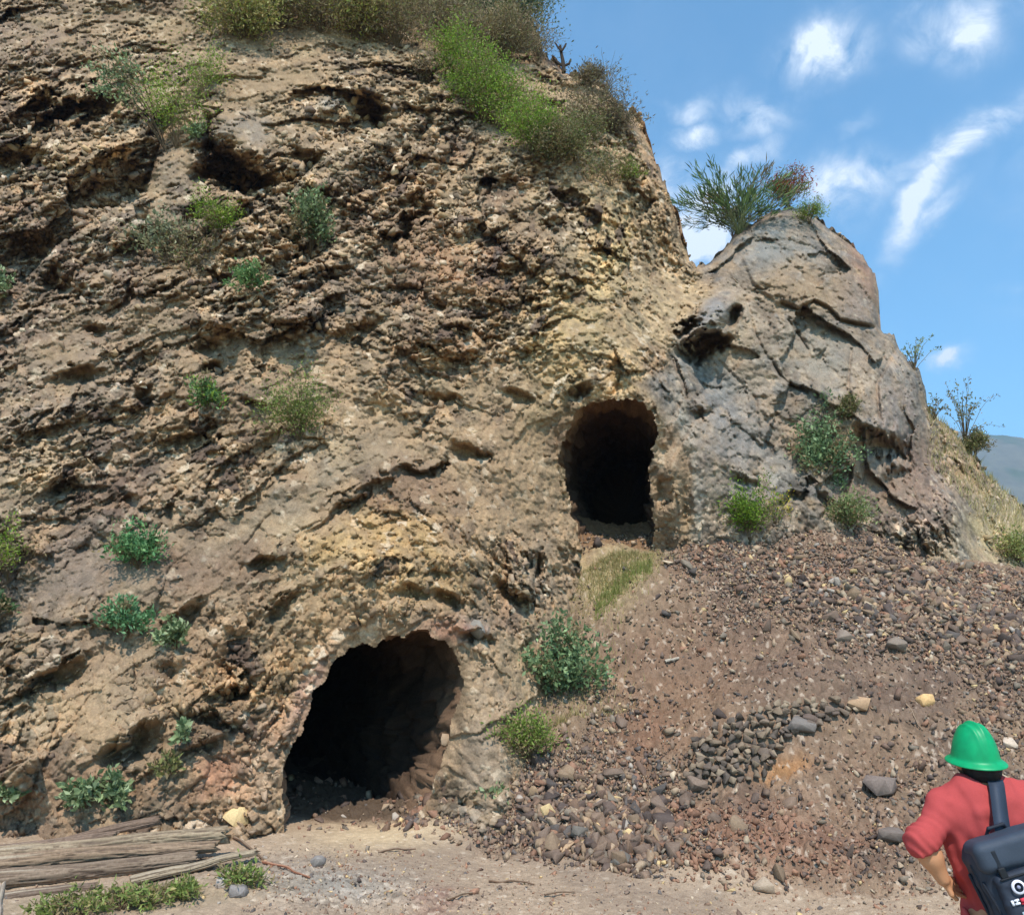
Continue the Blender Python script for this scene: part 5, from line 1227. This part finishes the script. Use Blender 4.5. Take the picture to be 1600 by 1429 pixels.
bp('main_bag', [rbox((0, 0, -.03), (.168, .085, .25), .06), rbox((0, -.01, .17), (.15, .075, .06), .045)], .03, NAVY, .006, wr_)
bp('top_flap', [rbox((0, -.04, .185), (.15, .07, .055), .03)], .02, srgb(56, 64, 76), .005, lambda G, F: np.abs(F + .002) - .006 + .003 * vnoise(G * 18, 4))
bp('front_pocket', [rbox((.0, -.088, .02), (.13, .035, .1), .025)], .01, srgb(42, 48, 60), .005, wr_)
bp('lower_pocket', [rbox((.01, -.088, -.2), (.13, .035, .06), .025)], .01, srgb(38, 44, 54), .005, wr_)
for c_ in (cap((-.165, -.03, .16), (-.15, -.05, -.22), .008, .008), cap((-.172, .02, .12), (-.16, .0, -.26), .007, .007), cap((-.16, -.06, .1), (-.12, -.085, -.24), .006, .006)): bp('side_strap', [c_], .005, NAVD, .004)
for c_ in (cap((-.11, -.124, .108), (.12, -.126, .108), .0045, .0045), cap((-.105, -.124, -.13), (.12, -.126, -.13), .0045, .0045)): bp('zip', [c_], .003, srgb(20, 22, 28), .003)
def flat_part(name, V, F, colr, off):
    V = (np.array(V, float) + off) @ tilt.T
    o = mesh_np(name, V, F, M_CLOTH, np.repeat(np.asarray(colr)[None], len(V), 0)); o.parent = pack; return o
n_ = 40; th = np.linspace(0, 2 * np.pi, n_, endpoint=False)
def ring(ri, ro, y):
    V = np.vstack([np.stack([np.cos(th) * ri, th * 0 + y, np.sin(th) * ri], -1), np.stack([np.cos(th) * ro, th * 0 + y, np.sin(th) * ro], -1), np.stack([np.cos(th) * ro * 1.03, th * 0 + y + .006, np.sin(th) * ro * 1.03], -1)])
    i = np.arange(n_); j = (i + 1) % n_
    return V, np.vstack([np.stack([i, j, j + n_, i + n_], -1), np.stack([i + n_, j + n_, j + 2 * n_, i + 2 * n_], -1)])
V, F = ring(.017, .025, 0); flat_part('badge', V, F, srgb(226, 222, 232), np.array([-.062, -.134, .072]))
V, F = ring(.0001, .006, 0); flat_part('badge_centre', V, F, srgb(150, 150, 170), np.array([-.062, -.1345, .072]))
def slab_(x0, x1, z0, z1, y): 
    V = [(x0, y, z0), (x1, y, z0), (x1, y, z1), (x0, y, z1), (x0, y + .006, z0), (x1, y + .006, z0), (x1, y + .006, z1), (x0, y + .006, z1)]
    return V, np.array([[0, 1, 2, 3], [0, 4, 5, 1], [1, 5, 6, 2], [2, 6, 7, 3], [3, 7, 4, 0]])
z0 = np.zeros(3)
def marks(name, spec, colr):
    Vs = []; Fs = []; n = 0
    for a in spec: V, F = slab_(*a); Vs += V; Fs.append(F + n); n += len(V)
    flat_part(name, Vs, np.vstack(Fs), colr, z0)
marks('white_lettering', [(-.112, -.104, .018, .036, -.134), (-.100, -.082, .018, .024, -.134), (-.100, -.082, .030, .036, -.134), (-.094, -.088, .024, .030, -.134)], srgb(234, 232, 238))
marks('red_lettering', [(-.076 + .022 * k, -.059 + .022 * k, .02, .034, -.1342) for k in range(8)] + [(-.078, .104, .014, .018, -.134)], srgb(206, 64, 78))
marks('grey_patch', [(-.09, .02, -.045, -.01, -.134)], srgb(178, 194, 202))
bp('handle', [cap((-.045, .02, .235), (-.03, .0, .262), .007, .007), cap((-.03, .0, .262), (.03, .0, .262), .007, .007), cap((.03, .0, .262), (.045, .02, .235), .007, .007)], .006, NAVD, .004)
for x_ in (-.09, .08):
    bp('buckle', [rbox((x_, -.118, .128), (.014, .006, .02), .004)], .002, srgb(24, 26, 30), .003)
    bp('flap_strap', [rbox((x_, -.112, .165), (.009, .004, .045), .003)], .002, srgb(30, 34, 42), .003)
# shoulder strap: over the right shoulder and down to the bag
pathS = [pp(1552, 1222, .03), pp(1553, 1217, -.03), pp(1556, 1224, -.09), pp(1559, 1245, -.125), pp(1562, 1270, -.15), pp(1566, 1298, -.185), pp(1570, 1322, -.215)]
pathS = np.array([pp(1556, 1262, .135), pp(1553, 1232, .105)] + pathS)
tS = np.linspace(0, 1, len(pathS)); td = np.linspace(0, 1, 60)
pS = np.stack([np.interp(td, tS, pathS[:, i]) for i in range(3)], -1)
for _ in range(6): pS[1:-1] = pS[1:-1] * .5 + (pS[:-2] + pS[2:]) * .25
tg = np.gradient(pS, axis=0); tg /= np.linalg.norm(tg, axis=1)[:, None]; sx_ = np.array([1, 0, 0]) - tg * tg[:, :1]; sx_ /= np.linalg.norm(sx_, axis=1)[:, None]; nn = np.cross(sx_, tg)
hw = .032; sec = [(-hw, -.005), (-hw * .8, .006), (hw * .8, .006), (hw, -.005)]
V = np.stack([pS + sx_ * a + nn * b for a, b in sec], 1).reshape(-1, 3); idx = np.arange(240).reshape(60, 4)
F = np.stack([idx[:-1], np.roll(idx[:-1], -1, 1), np.roll(idx[1:], -1, 1), idx[1:]], -1).reshape(-1, 4)
st_ = mesh_np('shoulder_strap', V - pc, F, M_NYLON, np.repeat(srgb(52, 60, 74)[None], len(V), 0)); st_.parent = pack

# ------------------------------------------------------------------ the air between here and the mountain
m, n_, l_, b_ = mat_new('air'); n_.remove(b_)
pv = n_.new('ShaderNodeVolumePrincipled'); pv.inputs['Color'].default_value = (.62, .78, 1, 1); pv.inputs['Density'].default_value = .00042; pv.inputs['Anisotropy'].default_value = .2
l_.new(pv.outputs[0], n_['Material Output'].inputs['Volume'])
bm = bmesh.new(); bmesh.ops.create_cube(bm, size=1); me = bpy.data.meshes.new('haze'); bm.to_mesh(me); bm.free(); me.materials.append(m)
hz_o = bpy.data.objects.new('haze', me); C.objects.link(hz_o); hz_o.scale = (5200, 3300, 520); hz_o.location = (0, 850, 200); hz_o['kind'] = 'stuff'; hz_o['label'] = 'thin blue haze in front of the far mountain'
